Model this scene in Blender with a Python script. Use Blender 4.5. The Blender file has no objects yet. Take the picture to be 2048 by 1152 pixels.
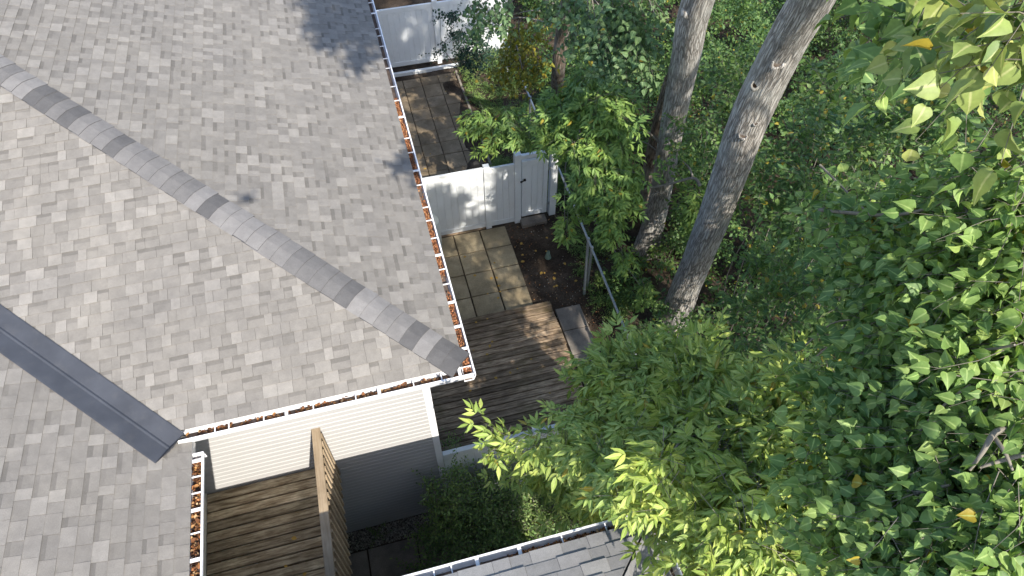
import bpy, math, random
import numpy as np
from mathutils import Matrix, Vector
from mathutils.bvhtree import BVHTree

S = bpy.context.scene
COL = S.collection
rnd = random.Random(7)
nrg = np.random.default_rng(11)

# ------------------------------------------------------------------ camera
CAM = np.array([0.0, 0.0, 11.6])
R = np.array([[0.966058897732351, -0.2582600610681224, -0.005652165005090042],
              [-0.2044546480699774, -0.7510525122157479, -0.6277885159645689],
              [0.15788762774434464, 0.6076362931487089, -0.7783634319864722]])
F = 1398.99          # focal length in pixels of a 2048 wide frame
cd = bpy.data.cameras.new('camera')
cam = bpy.data.objects.new('camera', cd)
COL.objects.link(cam)
cd.sensor_width = 36.0
cd.lens = F / 2048 * 36.0
cd.clip_start = 0.05
cd.clip_end = 800
mw = Matrix.Identity(4)
for i in range(3):
    mw[i][0] = R[0][i]; mw[i][1] = -R[1][i]; mw[i][2] = -R[2][i]
    mw[i][3] = CAM[i]
cam.matrix_world = mw
S.camera = cam

# ------------------------------------------------------------------ sky, sun, exposure
SUNDIR = Vector((-0.257, 1.155, -1.0)).normalized()      # the way the light travels
w = bpy.data.worlds.new('World'); S.world = w; w.use_nodes = True
nt = w.node_tree; nt.nodes.clear()
sky = nt.nodes.new('ShaderNodeTexSky'); sky.sky_type = 'NISHITA'; sky.sun_disc = False
sky.sun_elevation = math.asin(-SUNDIR.z)
sky.sun_rotation = math.atan2(-SUNDIR.x, -SUNDIR.y)
bg = nt.nodes.new('ShaderNodeBackground'); bg.inputs['Strength'].default_value = 0.15
wo = nt.nodes.new('ShaderNodeOutputWorld')
nt.links.new(sky.outputs[0], bg.inputs['Color']); nt.links.new(bg.outputs[0], wo.inputs['Surface'])
sd = bpy.data.lights.new('sun', 'SUN'); sd.energy = 4.1; sd.angle = math.radians(0.53); sd.color = (1.0, 0.93, 0.82)
sun = bpy.data.objects.new('sun', sd); COL.objects.link(sun)
sun.rotation_euler = SUNDIR.to_track_quat('-Z', 'Y').to_euler()
sun.location = (3, -10, 25)
S.view_settings.view_transform = 'Standard'
S.view_settings.look = 'None'
S.view_settings.exposure = 1.0
S.view_settings.gamma = 1.0
S.view_settings.use_curve_mapping = False

# ------------------------------------------------------------------ geometry helpers
def ray(u, v):
    d = R.T @ np.array([(u - 1024) / F, (v - 576) / F, 1.0])
    return d

def wp(u, v, d):
    """world point seen at photo pixel u, v at d metres"""
    q = ray(u, v); q = q / np.linalg.norm(q)
    return CAM + q * d

def project(p):
    q = (np.asarray(p) - CAM) @ R.T
    z = np.maximum(q[..., 2], 1e-6)
    return 1024 + F * q[..., 0] / z, 576 + F * q[..., 1] / z, q[..., 2]

class MB:
    def __init__(self):
        self.v = []; self.f = []; self.t = []
    def add(self, vs, fs, tone=0.5):
        o = len(self.v)
        self.v += [tuple(x) for x in vs]
        for i, f in enumerate(fs):
            self.f.append(tuple(o + j for j in f))
            self.t.append(tone[i] if isinstance(tone, (list, tuple)) else tone)
    def box(self, x0, x1, y0, y1, z0, z1, tone=0.5):
        self.add([(x0,y0,z0),(x1,y0,z0),(x1,y1,z0),(x0,y1,z0),(x0,y0,z1),(x1,y0,z1),(x1,y1,z1),(x0,y1,z1)],
                 [(0,3,2,1),(4,5,6,7),(0,1,5,4),(1,2,6,5),(2,3,7,6),(3,0,4,7)], tone)
    def bbox(self, x0, x1, y0, y1, z0, z1, b=0.006, tone=0.5):
        """box with bevelled upper edges"""
        vs = [(x0,y0,z0),(x1,y0,z0),(x1,y1,z0),(x0,y1,z0),
              (x0,y0,z1-b),(x1,y0,z1-b),(x1,y1,z1-b),(x0,y1,z1-b),
              (x0+b,y0+b,z1),(x1-b,y0+b,z1),(x1-b,y1-b,z1),(x0+b,y1-b,z1)]
        fs = [(0,3,2,1)]
        for a in (0, 4):
            for i in range(4):
                j = (i+1) % 4
                fs.append((a+i, a+j, a+4+j, a+4+i))
        fs.append((8,9,10,11))
        self.add(vs, fs, tone)
    def tube(self, pts, rad, n=8, cap=True, tone=0.5):
        pts = [Vector(p) for p in pts]
        if not hasattr(rad, '__len__'): rad = [rad]*len(pts)
        rings = []
        up = Vector((0.31, 0.17, 0.93))
        for i, p in enumerate(pts):
            d = (pts[min(i+1, len(pts)-1)] - pts[max(i-1, 0)]).normalized()
            a = d.cross(up)
            if a.length < 1e-3: a = d.cross(Vector((1,0,0)))
            a.normalize(); b = d.cross(a)
            rings.append([p + (a*math.cos(2*math.pi*k/n) + b*math.sin(2*math.pi*k/n))*rad[i] for k in range(n)])
        vs = [q for r in rings for q in r]; fs = []
        for i in range(len(rings)-1):
            for k in range(n):
                k2 = (k+1) % n
                fs.append((i*n+k, i*n+k2, (i+1)*n+k2, (i+1)*n+k))
        if cap:
            fs.append(tuple(range(n))); fs.append(tuple((len(rings)-1)*n + k for k in reversed(range(n))))
        self.add(vs, fs, tone)
    def lathe(self, prof, c, n=20):
        vs = []; fs = []
        for (r, z) in prof:
            for k in range(n):
                a = 2*math.pi*k/n
                vs.append((c[0]+r*math.cos(a), c[1]+r*math.sin(a), c[2]+z))
        for i in range(len(prof)-1):
            for k in range(n):
                k2 = (k+1) % n
                fs.append((i*n+k, i*n+k2, (i+1)*n+k2, (i+1)*n+k))
        fs.append(tuple(reversed(range(n)))); fs.append(tuple((len(prof)-1)*n+k for k in range(n)))
        self.add(vs, fs)
    def extrude(self, prof, axis, a, b, tone=0.5):
        """closed profile of (h, z) swept along axis 'x' or 'y' from a to b"""
        n = len(prof)
        mk = (lambda t, h, z: (t, h, z)) if axis == 'x' else (lambda t, h, z: (h, t, z))
        vs = [mk(a, h, z) for h, z in prof] + [mk(b, h, z) for h, z in prof]
        fs = [(i, (i+1) % n, n+(i+1) % n, n+i) for i in range(n)]
        fs += [tuple(reversed(range(n))), tuple(range(n, 2*n))]
        self.add(vs, fs, tone)
    def mesh(self, name, mat, tones=False, smooth=False):
        me = bpy.data.meshes.new(name)
        me.from_pydata(self.v, [], self.f)
        if mat: me.materials.append(mat)
        if tones:
            at = me.attributes.new('tone', 'FLOAT', 'FACE')
            at.data.foreach_set('value', np.array(self.t, dtype=np.float32))
        if smooth: me.polygons.foreach_set('use_smooth', np.ones(len(me.polygons), dtype=bool))
        me.update()
        return me
    def build(self, name, mat, parent=None, tones=False, smooth=False):
        return link(name, self.mesh(name, mat, tones, smooth), parent)

def link(name, data, parent=None):
    o = bpy.data.objects.new(name, data)
    COL.objects.link(o)
    if parent is not None:
        o.parent = parent
        # parts keep world coordinates: only the top-level Empty is displaced
        if parent.parent is None: o.matrix_parent_inverse = Matrix.Translation(-parent.location)
    return o

def tag(o, label=None, cat=None, group=None, kind=None):
    if label: o['label'] = label
    if cat: o['category'] = cat
    if group: o['group'] = group
    if kind: o['kind'] = kind
    return o

def thing(name, loc, label, cat, group=None, kind=None):
    o = link(name, None); o.location = loc; o.empty_display_size = 0.2
    return tag(o, label, cat, group, kind)

def one_box(name, mat, parent, *a, **k):
    m = MB(); m.box(*a, **k); return m.build(name, mat, parent)

def np_mesh(name, V, FQ, mat, smooth=False, rib=None):
    """V (n,3); FQ list of int arrays (m,k)"""
    me = bpy.data.meshes.new(name)
    me.vertices.add(len(V)); me.vertices.foreach_set('co', np.ascontiguousarray(V, dtype=np.float32).ravel())
    loops = np.concatenate([f.ravel() for f in FQ]).astype(np.int32)
    sizes = np.concatenate([np.full(len(f), f.shape[1], dtype=np.int32) for f in FQ])
    starts = np.concatenate([[0], np.cumsum(sizes)[:-1]]).astype(np.int32)
    me.loops.add(len(loops)); me.loops.foreach_set('vertex_index', loops)
    me.polygons.add(len(sizes)); me.polygons.foreach_set('loop_start', starts)
    if smooth: me.polygons.foreach_set('use_smooth', np.ones(len(sizes), dtype=bool))
    me.materials.append(mat)
    if rib is not None:
        at = me.attributes.new('rib', 'FLOAT', 'POINT'); at.data.foreach_set('value', np.ascontiguousarray(rib, dtype=np.float32))
    me.update(calc_edges=True); me.validate()
    return me

# ------------------------------------------------------------------ materials
class NT:
    def __init__(self, name):
        self.m = bpy.data.materials.new(name); self.m.use_nodes = True
        self.t = self.m.node_tree; self.t.nodes.clear()
        self.out = self.n('ShaderNodeOutputMaterial')
    def n(self, kind, **k):
        x = self.t.nodes.new(kind)
        for a, b in k.items(): setattr(x, a, b)
        return x
    def l(self, a, b): self.t.links.new(a, b)
    def put(self, sock, val):
        if hasattr(val, 'node'): self.l(val, sock)
        else:
            if isinstance(val, (tuple, list)) and len(val) == 3 and len(sock.default_value) == 4: val = (*val, 1)
            sock.default_value = val
    def coord(self, which='Object', scale=(1,1,1), rot=(0,0,0), rand=False):
        c = self.n('ShaderNodeTexCoord').outputs[which]
        if rand:
            oi = self.n('ShaderNodeObjectInfo').outputs['Random']
            mu = self.n('ShaderNodeMath', operation='MULTIPLY'); self.l(oi, mu.inputs[0]); mu.inputs[1].default_value = 37.0
            ad = self.n('ShaderNodeVectorMath', operation='ADD'); self.l(c, ad.inputs[0]); self.l(mu.outputs[0], ad.inputs[1])
            c = ad.outputs[0]
        mp = self.n('ShaderNodeMapping'); mp.inputs['Scale'].default_value = scale; mp.inputs['Rotation'].default_value = rot
        self.l(c, mp.inputs['Vector'])
        return mp.outputs[0]
    def noise(self, vec, scale=5, detail=4, rough=0.55, dist=0.0):
        x = self.n('ShaderNodeTexNoise'); x.inputs['Scale'].default_value = scale; x.inputs['Detail'].default_value = detail
        x.inputs['Roughness'].default_value = rough; x.inputs['Distortion'].default_value = dist
        self.l(vec, x.inputs['Vector']); return x.outputs['Fac']
    def voro(self, vec, scale=5, feature='F1'):
        x = self.n('ShaderNodeTexVoronoi', feature=feature); x.inputs['Scale'].default_value = scale
        self.l(vec, x.inputs['Vector']); return x.outputs['Distance']
    def ramp(self, fac, stops, interp='LINEAR'):
        x = self.n('ShaderNodeValToRGB'); e = x.color_ramp.elements; x.color_ramp.interpolation = interp
        while len(e) < len(stops): e.new(0.5)
        for i, (p, c) in enumerate(stops):
            e[i].position = p; e[i].color = (*c, 1) if len(c) == 3 else c
        self.l(fac, x.inputs[0]); return x.outputs[0]
    def mix(self, fac, a, b, mode='MIX'):
        x = self.n('ShaderNodeMix', data_type='RGBA', blend_type=mode)
        self.put(x.inputs[0], fac); self.put(x.inputs[6], a); self.put(x.inputs[7], b)
        return x.outputs[2]
    def math(self, op, a, b=0.0, clamp=False):
        x = self.n('ShaderNodeMath', operation=op); x.use_clamp = clamp
        self.put(x.inputs[0], a); self.put(x.inputs[1], b); return x.outputs[0]
    def bsdf(self, color, rough=0.8, spec=0.3, bump=None, bstr=0.3, bdist=0.01, metal=0.0):
        p = self.n('ShaderNodeBsdfPrincipled')
        self.put(p.inputs['Base Color'], color); self.put(p.inputs['Roughness'], rough)
        p.inputs['Specular IOR Level'].default_value = spec; p.inputs['Metallic'].default_value = metal
        if bump is not None:
            b = self.n('ShaderNodeBump'); b.inputs['Strength'].default_value = bstr; b.inputs['Distance'].default_value = bdist
            self.l(bump, b.inputs['Height']); self.l(b.outputs[0], p.inputs['Normal'])
        return p
    def done(self, p):
        self.l(p.outputs[0], self.out.inputs['Surface']); return self.m

def g3(x): return (x, x, x)

def mat_shingle(name, lo, mid, hi):
    k = NT(name)
    at = k.n('ShaderNodeAttribute', attribute_name='tone').outputs['Fac']
    v = k.coord()
    base = k.ramp(at, [(0.0, lo), (0.5, mid), (1.0, hi)])
    gr = k.noise(v, 330, 2, 0.7)
    gcol = k.ramp(gr, [(0.28, g3(0.62)), (0.5, g3(1.0)), (0.75, g3(1.5))])
    c = k.mix(1.0, base, gcol, 'MULTIPLY')
    wear = k.noise(v, 1.6, 5, 0.6)
    c = k.mix(1.0, c, k.ramp(wear, [(0.3, (0.9,0.9,0.91)), (0.7, (1.06,1.05,1.03))]), 'MULTIPLY')
    streak = k.noise(v, 9, 4, 0.6)
    c = k.mix(0.5, c, k.mix(1.0, c, k.ramp(streak, [(0.35, g3(0.82)), (0.65, g3(1.12))]), 'MULTIPLY'))
    return k.done(k.bsdf(c, 0.92, 0.15, gr, 0.35, 0.004))

M = {}
M['shingle'] = mat_shingle('grey_shingle_granules', (0.108,0.102,0.095), (0.2,0.189,0.175), (0.293,0.278,0.258))
M['shingle2'] = mat_shingle('neighbour_shingle_granules', (0.15,0.15,0.155), (0.245,0.243,0.245), (0.32,0.318,0.315))
M['cap'] = mat_shingle('hip_cap_granules', (0.08,0.08,0.084), (0.142,0.139,0.14), (0.2,0.195,0.194))

def m_plain(name, col, rough=0.6, spec=0.3, var=0.12, scale=3.0, bstr=0.0, metal=0.0, dirt=None):
    k = NT(name); v = k.coord(rand=True)
    n = k.noise(v, scale, 5, 0.6)
    c = k.mix(1.0, col, k.ramp(n, [(0.25, g3(1-var)), (0.75, g3(1+var*0.6))]), 'MULTIPLY')
    if dirt:
        d = k.noise(v, scale*2.7, 6, 0.7)
        c = k.mix(k.ramp(d, [(0.52, g3(0)), (0.75, g3(dirt[1]))]), c, dirt[0])
    fine = k.noise(v, 90, 3, 0.6)
    return k.done(k.bsdf(c, rough, spec, fine if bstr else None, bstr, 0.004, metal))

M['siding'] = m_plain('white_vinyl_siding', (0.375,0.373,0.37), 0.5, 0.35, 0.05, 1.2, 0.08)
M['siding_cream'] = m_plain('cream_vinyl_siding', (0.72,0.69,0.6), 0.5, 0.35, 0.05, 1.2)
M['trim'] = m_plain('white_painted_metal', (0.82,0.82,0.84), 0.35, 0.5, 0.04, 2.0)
M['vinyl'] = m_plain('white_vinyl_fence', (0.74,0.765,0.78), 0.4, 0.4, 0.06, 1.7, dirt=((0.42,0.42,0.38), 0.25))
M['flash'] = m_plain('dark_grey_flashing_metal', (0.055,0.059,0.07), 0.4, 0.5, 0.3, 2.6, 0.05, dirt=((0.12,0.115,0.11), 0.25))
M['gutter_in'] = m_plain('dirty_gutter_inside', (0.13,0.1,0.085), 0.9, 0.2, 0.5, 8)
M['galv'] = m_plain('galvanised_steel_pipe', (0.42,0.45,0.46), 0.45, 0.5, 0.2, 20, metal=0.55)
M['black'] = m_plain('black_plastic', (0.012,0.012,0.013), 0.5, 0.4)
M['dark'] = m_plain('dark_underlayment', (0.05,0.05,0.05), 0.9)
M['grey_plastic'] = m_plain('grey_plastic', (0.16,0.165,0.17), 0.5, 0.4)
M['barrel'] = m_plain('white_barrel_plastic', (0.66,0.69,0.66), 0.45, 0.4, 0.12, 3, dirt=((0.4,0.42,0.36), 0.4))
M['blue'] = m_plain('blue_tarp_plastic', (0.03,0.17,0.42), 0.35, 0.5, 0.5, 9)
M['verdigris'] = m_plain('pale_green_stone', (0.19,0.26,0.21), 0.85, 0.2, 0.4, 30, 0.4)
M['pebble'] = None
M['glass'] = m_plain('door_glass', (0.05,0.09,0.12), 0.05, 0.8)
M['terracotta'] = m_plain('dry_soil_bed', (0.16,0.1,0.07), 0.95)

def m_wood(name, axis, a, b, c, moss=0.0, streak=1.0):
    k = NT(name)
    sc = (0.8, 16, 16) if axis == 'x' else (16, 0.8, 16)
    v = k.coord(rand=True, scale=sc)
    n1 = k.noise(v, 3.4, 9, 0.7, 0.2)
    sc2 = (1.3, 11, 11) if axis == 'x' else (11, 1.3, 11)
    n2 = k.noise(k.coord(rand=True, scale=sc2), 2.4, 6, 0.68)
    col = k.ramp(n1, [(0.3, a), (0.5, b), (0.72, c)])
    col = k.mix(k.ramp(n2, [(0.42, g3(0)), (0.68, g3(0.85*streak))]), col, tuple(min(1, x*2.1) for x in c))
    wet = k.noise(k.coord(scale=(1.1,1.1,1.1)), 1.1, 5, 0.65)
    col = k.mix(k.ramp(wet, [(0.4, g3(0.45)), (0.62, g3(0))]), col, tuple(x*0.5 for x in a))
    oi = k.n('ShaderNodeObjectInfo').outputs['Random']
    col = k.mix(1.0, col, k.ramp(oi, [(0, g3(0.68)), (1, g3(1.3))]), 'MULTIPLY')
    if moss:
        ms = k.noise(k.coord(scale=(1,1,1)), 2.6, 5, 0.65)
        col = k.mix(k.ramp(ms, [(0.5, g3(0)), (0.68, g3(moss))]), col, (0.1,0.085,0.03))
    return k.done(k.bsdf(col, 0.85, 0.2, n1, 0.6, 0.006))
M['deck'] = m_wood('weathered_dark_deck_wood', 'x', (0.105,0.07,0.044), (0.215,0.152,0.1), (0.33,0.25,0.172), 0.45)
M['balcony'] = m_wood('weathered_balcony_wood', 'x', (0.14,0.098,0.055), (0.31,0.225,0.135), (0.5,0.4,0.27), 0.25, 0.9)
M['rail'] = m_wood('bleached_rail_wood', 'y', (0.3,0.22,0.14), (0.4,0.31,0.21), (0.46,0.38,0.28), 0, 0.2)

def m_concrete(name, a, b, c, spots=0.5):
    k = NT(name); v = k.coord(rand=True)
    n = k.noise(v, 1.7, 7, 0.68)
    col = k.ramp(n, [(0.3, a), (0.52, b), (0.72, c)])
    f = k.noise(v, 70, 3, 0.7)
    col = k.mix(1.0, col, k.ramp(f, [(0.3, g3(0.75)), (0.7, g3(1.2))]), 'MULTIPLY')
    oi = k.n('ShaderNodeObjectInfo').outputs['Random']
    col = k.mix(1.0, col, k.ramp(oi, [(0, g3(0.85)), (1, g3(1.12))]), 'MULTIPLY')
    st = k.noise(k.coord(), 2.3, 6, 0.7)
    col = k.mix(k.ramp(st, [(0.5, g3(0)), (0.72, g3(spots))]), col, tuple(x*0.5 for x in a))
    return k.done(k.bsdf(col, 0.9, 0.2, f, 0.3, 0.004))
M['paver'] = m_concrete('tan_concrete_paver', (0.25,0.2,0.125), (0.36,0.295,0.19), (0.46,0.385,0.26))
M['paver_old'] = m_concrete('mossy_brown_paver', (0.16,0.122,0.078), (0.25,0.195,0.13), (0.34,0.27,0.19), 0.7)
M['slab'] = m_concrete('grey_concrete_slab', (0.16,0.14,0.12), (0.24,0.21,0.18), (0.31,0.28,0.235), 0.6)
M['landing'] = m_concrete('pale_concrete_landing', (0.4,0.41,0.4), (0.52,0.52,0.5), (0.6,0.6,0.58), 0.5)

def m_soil():
    k = NT('dark_garden_soil'); v = k.coord()
    n = k.noise(v, 1.2, 8, 0.7)
    col = k.ramp(n, [(0.3, (0.022,0.016,0.011)), (0.5, (0.062,0.046,0.034)), (0.72, (0.125,0.098,0.075))])
    f = k.noise(v, 26, 5, 0.75)
    col = k.mix(1.0, col, k.ramp(f, [(0.3, g3(0.5)), (0.7, g3(1.5))]), 'MULTIPLY')
    return k.done(k.bsdf(col, 0.95, 0.1, f, 0.9, 0.03))
M['soil'] = m_soil()

def m_pebble():
    k = NT('pale_gravel'); g = k.n('ShaderNodeNewGeometry').outputs['Random Per Island']
    col = k.ramp(g, [(0, (0.1,0.09,0.075)), (0.4, (0.24,0.22,0.18)), (0.75, (0.36,0.33,0.28)), (1, (0.55,0.52,0.46))])
    return k.done(k.bsdf(col, 0.85, 0.2))
M['pebble'] = m_pebble()

def m_litter(name, stops):
    k = NT(name); g = k.n('ShaderNodeNewGeometry').outputs['Random Per Island']
    return k.done(k.bsdf(k.ramp(g, stops), 0.8, 0.2))
M['litter'] = m_litter('dry_brown_leaves', [(0, (0.05,0.025,0.015)), (0.35, (0.17,0.075,0.035)), (0.65, (0.3,0.13,0.055)), (0.85, (0.42,0.22,0.08)), (1, (0.5,0.36,0.22))])
M['litter_red'] = m_litter('russet_seed_litter', [(0, (0.1,0.04,0.02)), (0.4, (0.26,0.105,0.05)), (0.8, (0.4,0.17,0.08)), (1, (0.5,0.3,0.15))])
M['fallen'] = m_litter('fallen_yellow_leaf', [(0, (0.28,0.14,0.05)), (0.5, (0.42,0.25,0.06)), (1, (0.55,0.38,0.08))])
M['flower'] = m_litter('pale_seed_heads', [(0, (0.4,0.35,0.25)), (1, (0.7,0.68,0.6))])

def m_leaf(name, dark, mid, light, trans, yellow=0.0, rough=0.45, tf=0.24):
    k = NT(name)
    g = k.n('ShaderNodeNewGeometry').outputs['Random Per Island']
    pos = k.n('ShaderNodeNewGeometry').outputs['Position']
    nz = k.noise(pos, 0.9, 3, 0.5)
    col = k.ramp(g, [(0.0, dark), (0.5, mid), (1.0, light)])
    col = k.mix(1.0, col, k.ramp(nz, [(0.3, (0.8,0.86,0.95)), (0.7, (1.2,1.14,0.95))]), 'MULTIPLY')
    if yellow:
        gy = k.math('FRACT', k.math('MULTIPLY', g, 17.31))
        col = k.mix(k.ramp(gy, [(0.985-yellow, g3(0)), (0.99-yellow, g3(1))], 'CONSTANT'), col, (0.32,0.25,0.03))
    vein = k.noise(pos, 45, 2, 0.5)
    rib = k.n('ShaderNodeAttribute', attribute_name='rib').outputs['Fac']
    col = k.mix(k.ramp(rib, [(0.03, g3(0.55)), (0.16, g3(0))]), col, tuple(min(0.6, x*1.7+0.05) for x in light))
    blotch = k.noise(pos, 21, 3, 0.6)
    col = k.mix(k.ramp(blotch, [(0.66, g3(0)), (0.74, g3(0.55))]), col, (0.2,0.15,0.05))
    col = k.mix(1.0, col, k.ramp(vein, [(0.3, g3(0.88)), (0.7, g3(1.1))]), 'MULTIPLY')
    p = k.bsdf(col, rough+0.05, 0.32, vein, 0.25, 0.006)
    tr = k.n('ShaderNodeBsdfTranslucent')
    k.l(k.mix(1.0, col, trans, 'MULTIPLY'), tr.inputs['Color'])
    mx = k.n('ShaderNodeMixShader'); mx.inputs[0].default_value = tf
    k.l(p.outputs[0], mx.inputs[1]); k.l(tr.outputs[0], mx.inputs[2])
    k.l(mx.outputs[0], k.out.inputs['Surface'])
    return k.m
M['leaf_elder'] = m_leaf('box_elder_leaf', (0.15,0.24,0.055), (0.28,0.385,0.085), (0.46,0.52,0.14), (1.5,1.4,0.8), 0.003)
M['leaf_heart'] = m_leaf('heart_shaped_leaf', (0.088,0.165,0.052), (0.15,0.25,0.075), (0.25,0.335,0.10), (1.6,1.7,0.7), 0.005, 0.48)
M['leaf_elder_shade'] = m_leaf('mid_green_shaded_elder_leaf', (0.085,0.165,0.045), (0.145,0.245,0.06), (0.23,0.33,0.085), (1.5,1.5,0.8), 0.003)  # darker copy of the box elder leaf, shade put into its colour
M['leaf_heart_shade'] = m_leaf('shaded_drooping_leaf', (0.062,0.12,0.055), (0.105,0.185,0.085), (0.18,0.255,0.11), (1.5,1.5,0.8), 0.004, 0.5)  # darker, bluer copy of the heart leaf: shade painted into the colour
M['leaf_pale_sunlit'] = m_leaf('painted_sunlit_leaf', (0.12,0.2,0.06), (0.24,0.32,0.09), (0.42,0.43,0.14), (1.3,1.25,0.7), 0.04, 0.45, 0.26)  # heart leaf made paler: sunlight put into the colour, plus some real yellowing
M['leaf_shrub'] = m_leaf('shrub_leaf', (0.055,0.12,0.04), (0.095,0.18,0.055), (0.16,0.24,0.07), (1.7,1.7,0.8), 0.01)
M['leaf_small'] = m_leaf('small_privet_leaf', (0.07,0.135,0.048), (0.125,0.21,0.066), (0.22,0.3,0.095), (1.6,1.6,0.8))
M['leaf_dark'] = m_leaf('dark_round_leaf', (0.012,0.04,0.03), (0.02,0.055,0.038), (0.035,0.075,0.045), (1.5,1.6,0.9))
M['leaf_gold'] = m_leaf('yellowing_leaf', (0.085,0.11,0.02), (0.15,0.16,0.022), (0.27,0.24,0.03), (1.8,1.6,0.6), 0.1)
M['leaf_far'] = m_leaf('undergrowth_leaf', (0.035,0.085,0.028), (0.065,0.135,0.038), (0.12,0.19,0.05), (1.7,1.7,0.8), 0.012)

def m_bark(name, a, b, c, sc=1.0):
    k = NT(name)
    uv = k.n('ShaderNodeUVMap').outputs[0]
    mp = k.n('ShaderNodeMapping'); mp.inputs['Scale'].default_value = (34*sc, 2.6*sc, 1); k.l(uv, mp.inputs['Vector'])
    n1 = k.noise(mp.outputs[0], 1.6, 6, 0.62, 0.6)
    vo = k.n('ShaderNodeTexVoronoi', feature='DISTANCE_TO_EDGE'); vo.inputs['Scale'].default_value = 1.3
    wv = k.n('ShaderNodeVectorMath', operation='ADD')
    k.l(mp.outputs[0], wv.inputs[0])
    k.l(n1, wv.inputs[1]); k.l(wv.outputs[0], vo.inputs['Vector'])
    rg = k.ramp(vo.outputs['Distance'], [(0.0, g3(0)), (0.22, g3(1))])
    h = k.math('MULTIPLY', rg, n1)
    col = k.ramp(h, [(0.05, a), (0.3, b), (0.62, c)])
    big = k.noise(k.coord(), 2.2, 5, 0.65)
    col = k.mix(k.ramp(big, [(0.46, g3(0)), (0.7, g3(0.6))]), col, (0.44,0.44,0.41))
    sp = k.noise(k.coord(), 5.5, 5, 0.7)
    col = k.mix(1.0, col, k.ramp(sp, [(0.3, g3(0.85)), (0.7, g3(1.12))]), 'MULTIPLY')
    return k.done(k.bsdf(col, 0.9, 0.15, h, 0.8, 0.03))
M['bark'] = m_bark('grey_furrowed_bark', (0.17,0.155,0.138), (0.36,0.335,0.305), (0.49,0.47,0.44))
M['bark_brown'] = m_bark('brown_furrowed_bark', (0.08,0.06,0.046), (0.2,0.152,0.115), (0.31,0.25,0.2))
M['twig'] = m_plain('pale_twig_bark', (0.2,0.18,0.15), 0.8, 0.2, 0.3, 12)
M['hole'] = m_plain('dark_hollow', (0.012,0.009,0.007), 1.0, 0.0)
# ================================================================== STRUCTURE
gb = MB(); gb.add([(-150,-150,0),(150,-150,0),(150,150,0),(-150,150,0)], [(0,1,2,3)])
ground = tag(gb.build('ground', M['soil']), kind='structure')
ground['label'] = 'bare dark brown garden soil'
# low uneven soil in the bed beside the patios
sb = MB(); n = 46
xs = np.linspace(2.2, 16, n); ys = np.linspace(2.4, 26, n)
for iy in range(n):
    for ix in range(n):
        edge = min(1, (xs[ix]-2.2)/0.9)
        z = 0.012 + 0.05*edge*(math.sin(xs[ix]*2.3+ys[iy])*math.cos(ys[iy]*1.9-xs[ix]*0.7)+1) * (0.3+0.7*rnd.random())
        sb.v.append((xs[ix], ys[iy], z))
for iy in range(n-1):
    for ix in range(n-1):
        a = iy*n+ix; sb.f.append((a, a+1, a+n+1, a+n)); sb.t.append(0.5)
so = tag(sb.build('soil_bed', M['soil'], smooth=True), kind='structure')
so['label'] = 'uneven bare soil under the trees and beside the patio'

# ---------------- roofs
EXPO = 0.143
SL = 1/3.0
XE, YS, ZE = 0.555, 4.455, 4.645        # east eave x, south eave y, eave height
XW, ZW = -2.56, 4.52                  # wing east eave, a little lower
VC = 1.52                             # plan line of the valley: x + y = VC
def clip_poly(poly, edges):
    """edges: list of (nx, ny, c), keep nx*s+ny*t >= c"""
    for nx, ny, c in edges:
        out = []
        for i in range(len(poly)):
            p, q = poly[i], poly[(i+1) % len(poly)]
            dp = nx*p[0]+ny*p[1]-c; dq = nx*q[0]+ny*q[1]-c
            if dp >= 0: out.append(p)
            if dp*dq < 0:
                k = dp/(dp-dq); out.append((p[0]+k*(q[0]-p[0]), p[1]+k*(q[1]-p[1])))
        poly = out
        if len(poly) < 3: return []
    return poly

class Plane:
    """O: world origin on the eave; s runs along the eave, t is plan distance up slope"""
    def __init__(self, O, sdir, tdir, slope=SL):
        self.O = np.array(O, float); self.s = np.array([*sdir, 0.0]); self.t = np.array([*tdir, slope])
        nn = np.cross(self.s, self.t); nn /= np.linalg.norm(nn); self.n = nn if nn[2] > 0 else -nn
        self.k = math.sqrt(1+slope*slope)
    def w(self, s, t, h=0.0): return tuple(self.O + self.s*s + self.t*t + self.n*h)

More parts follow.
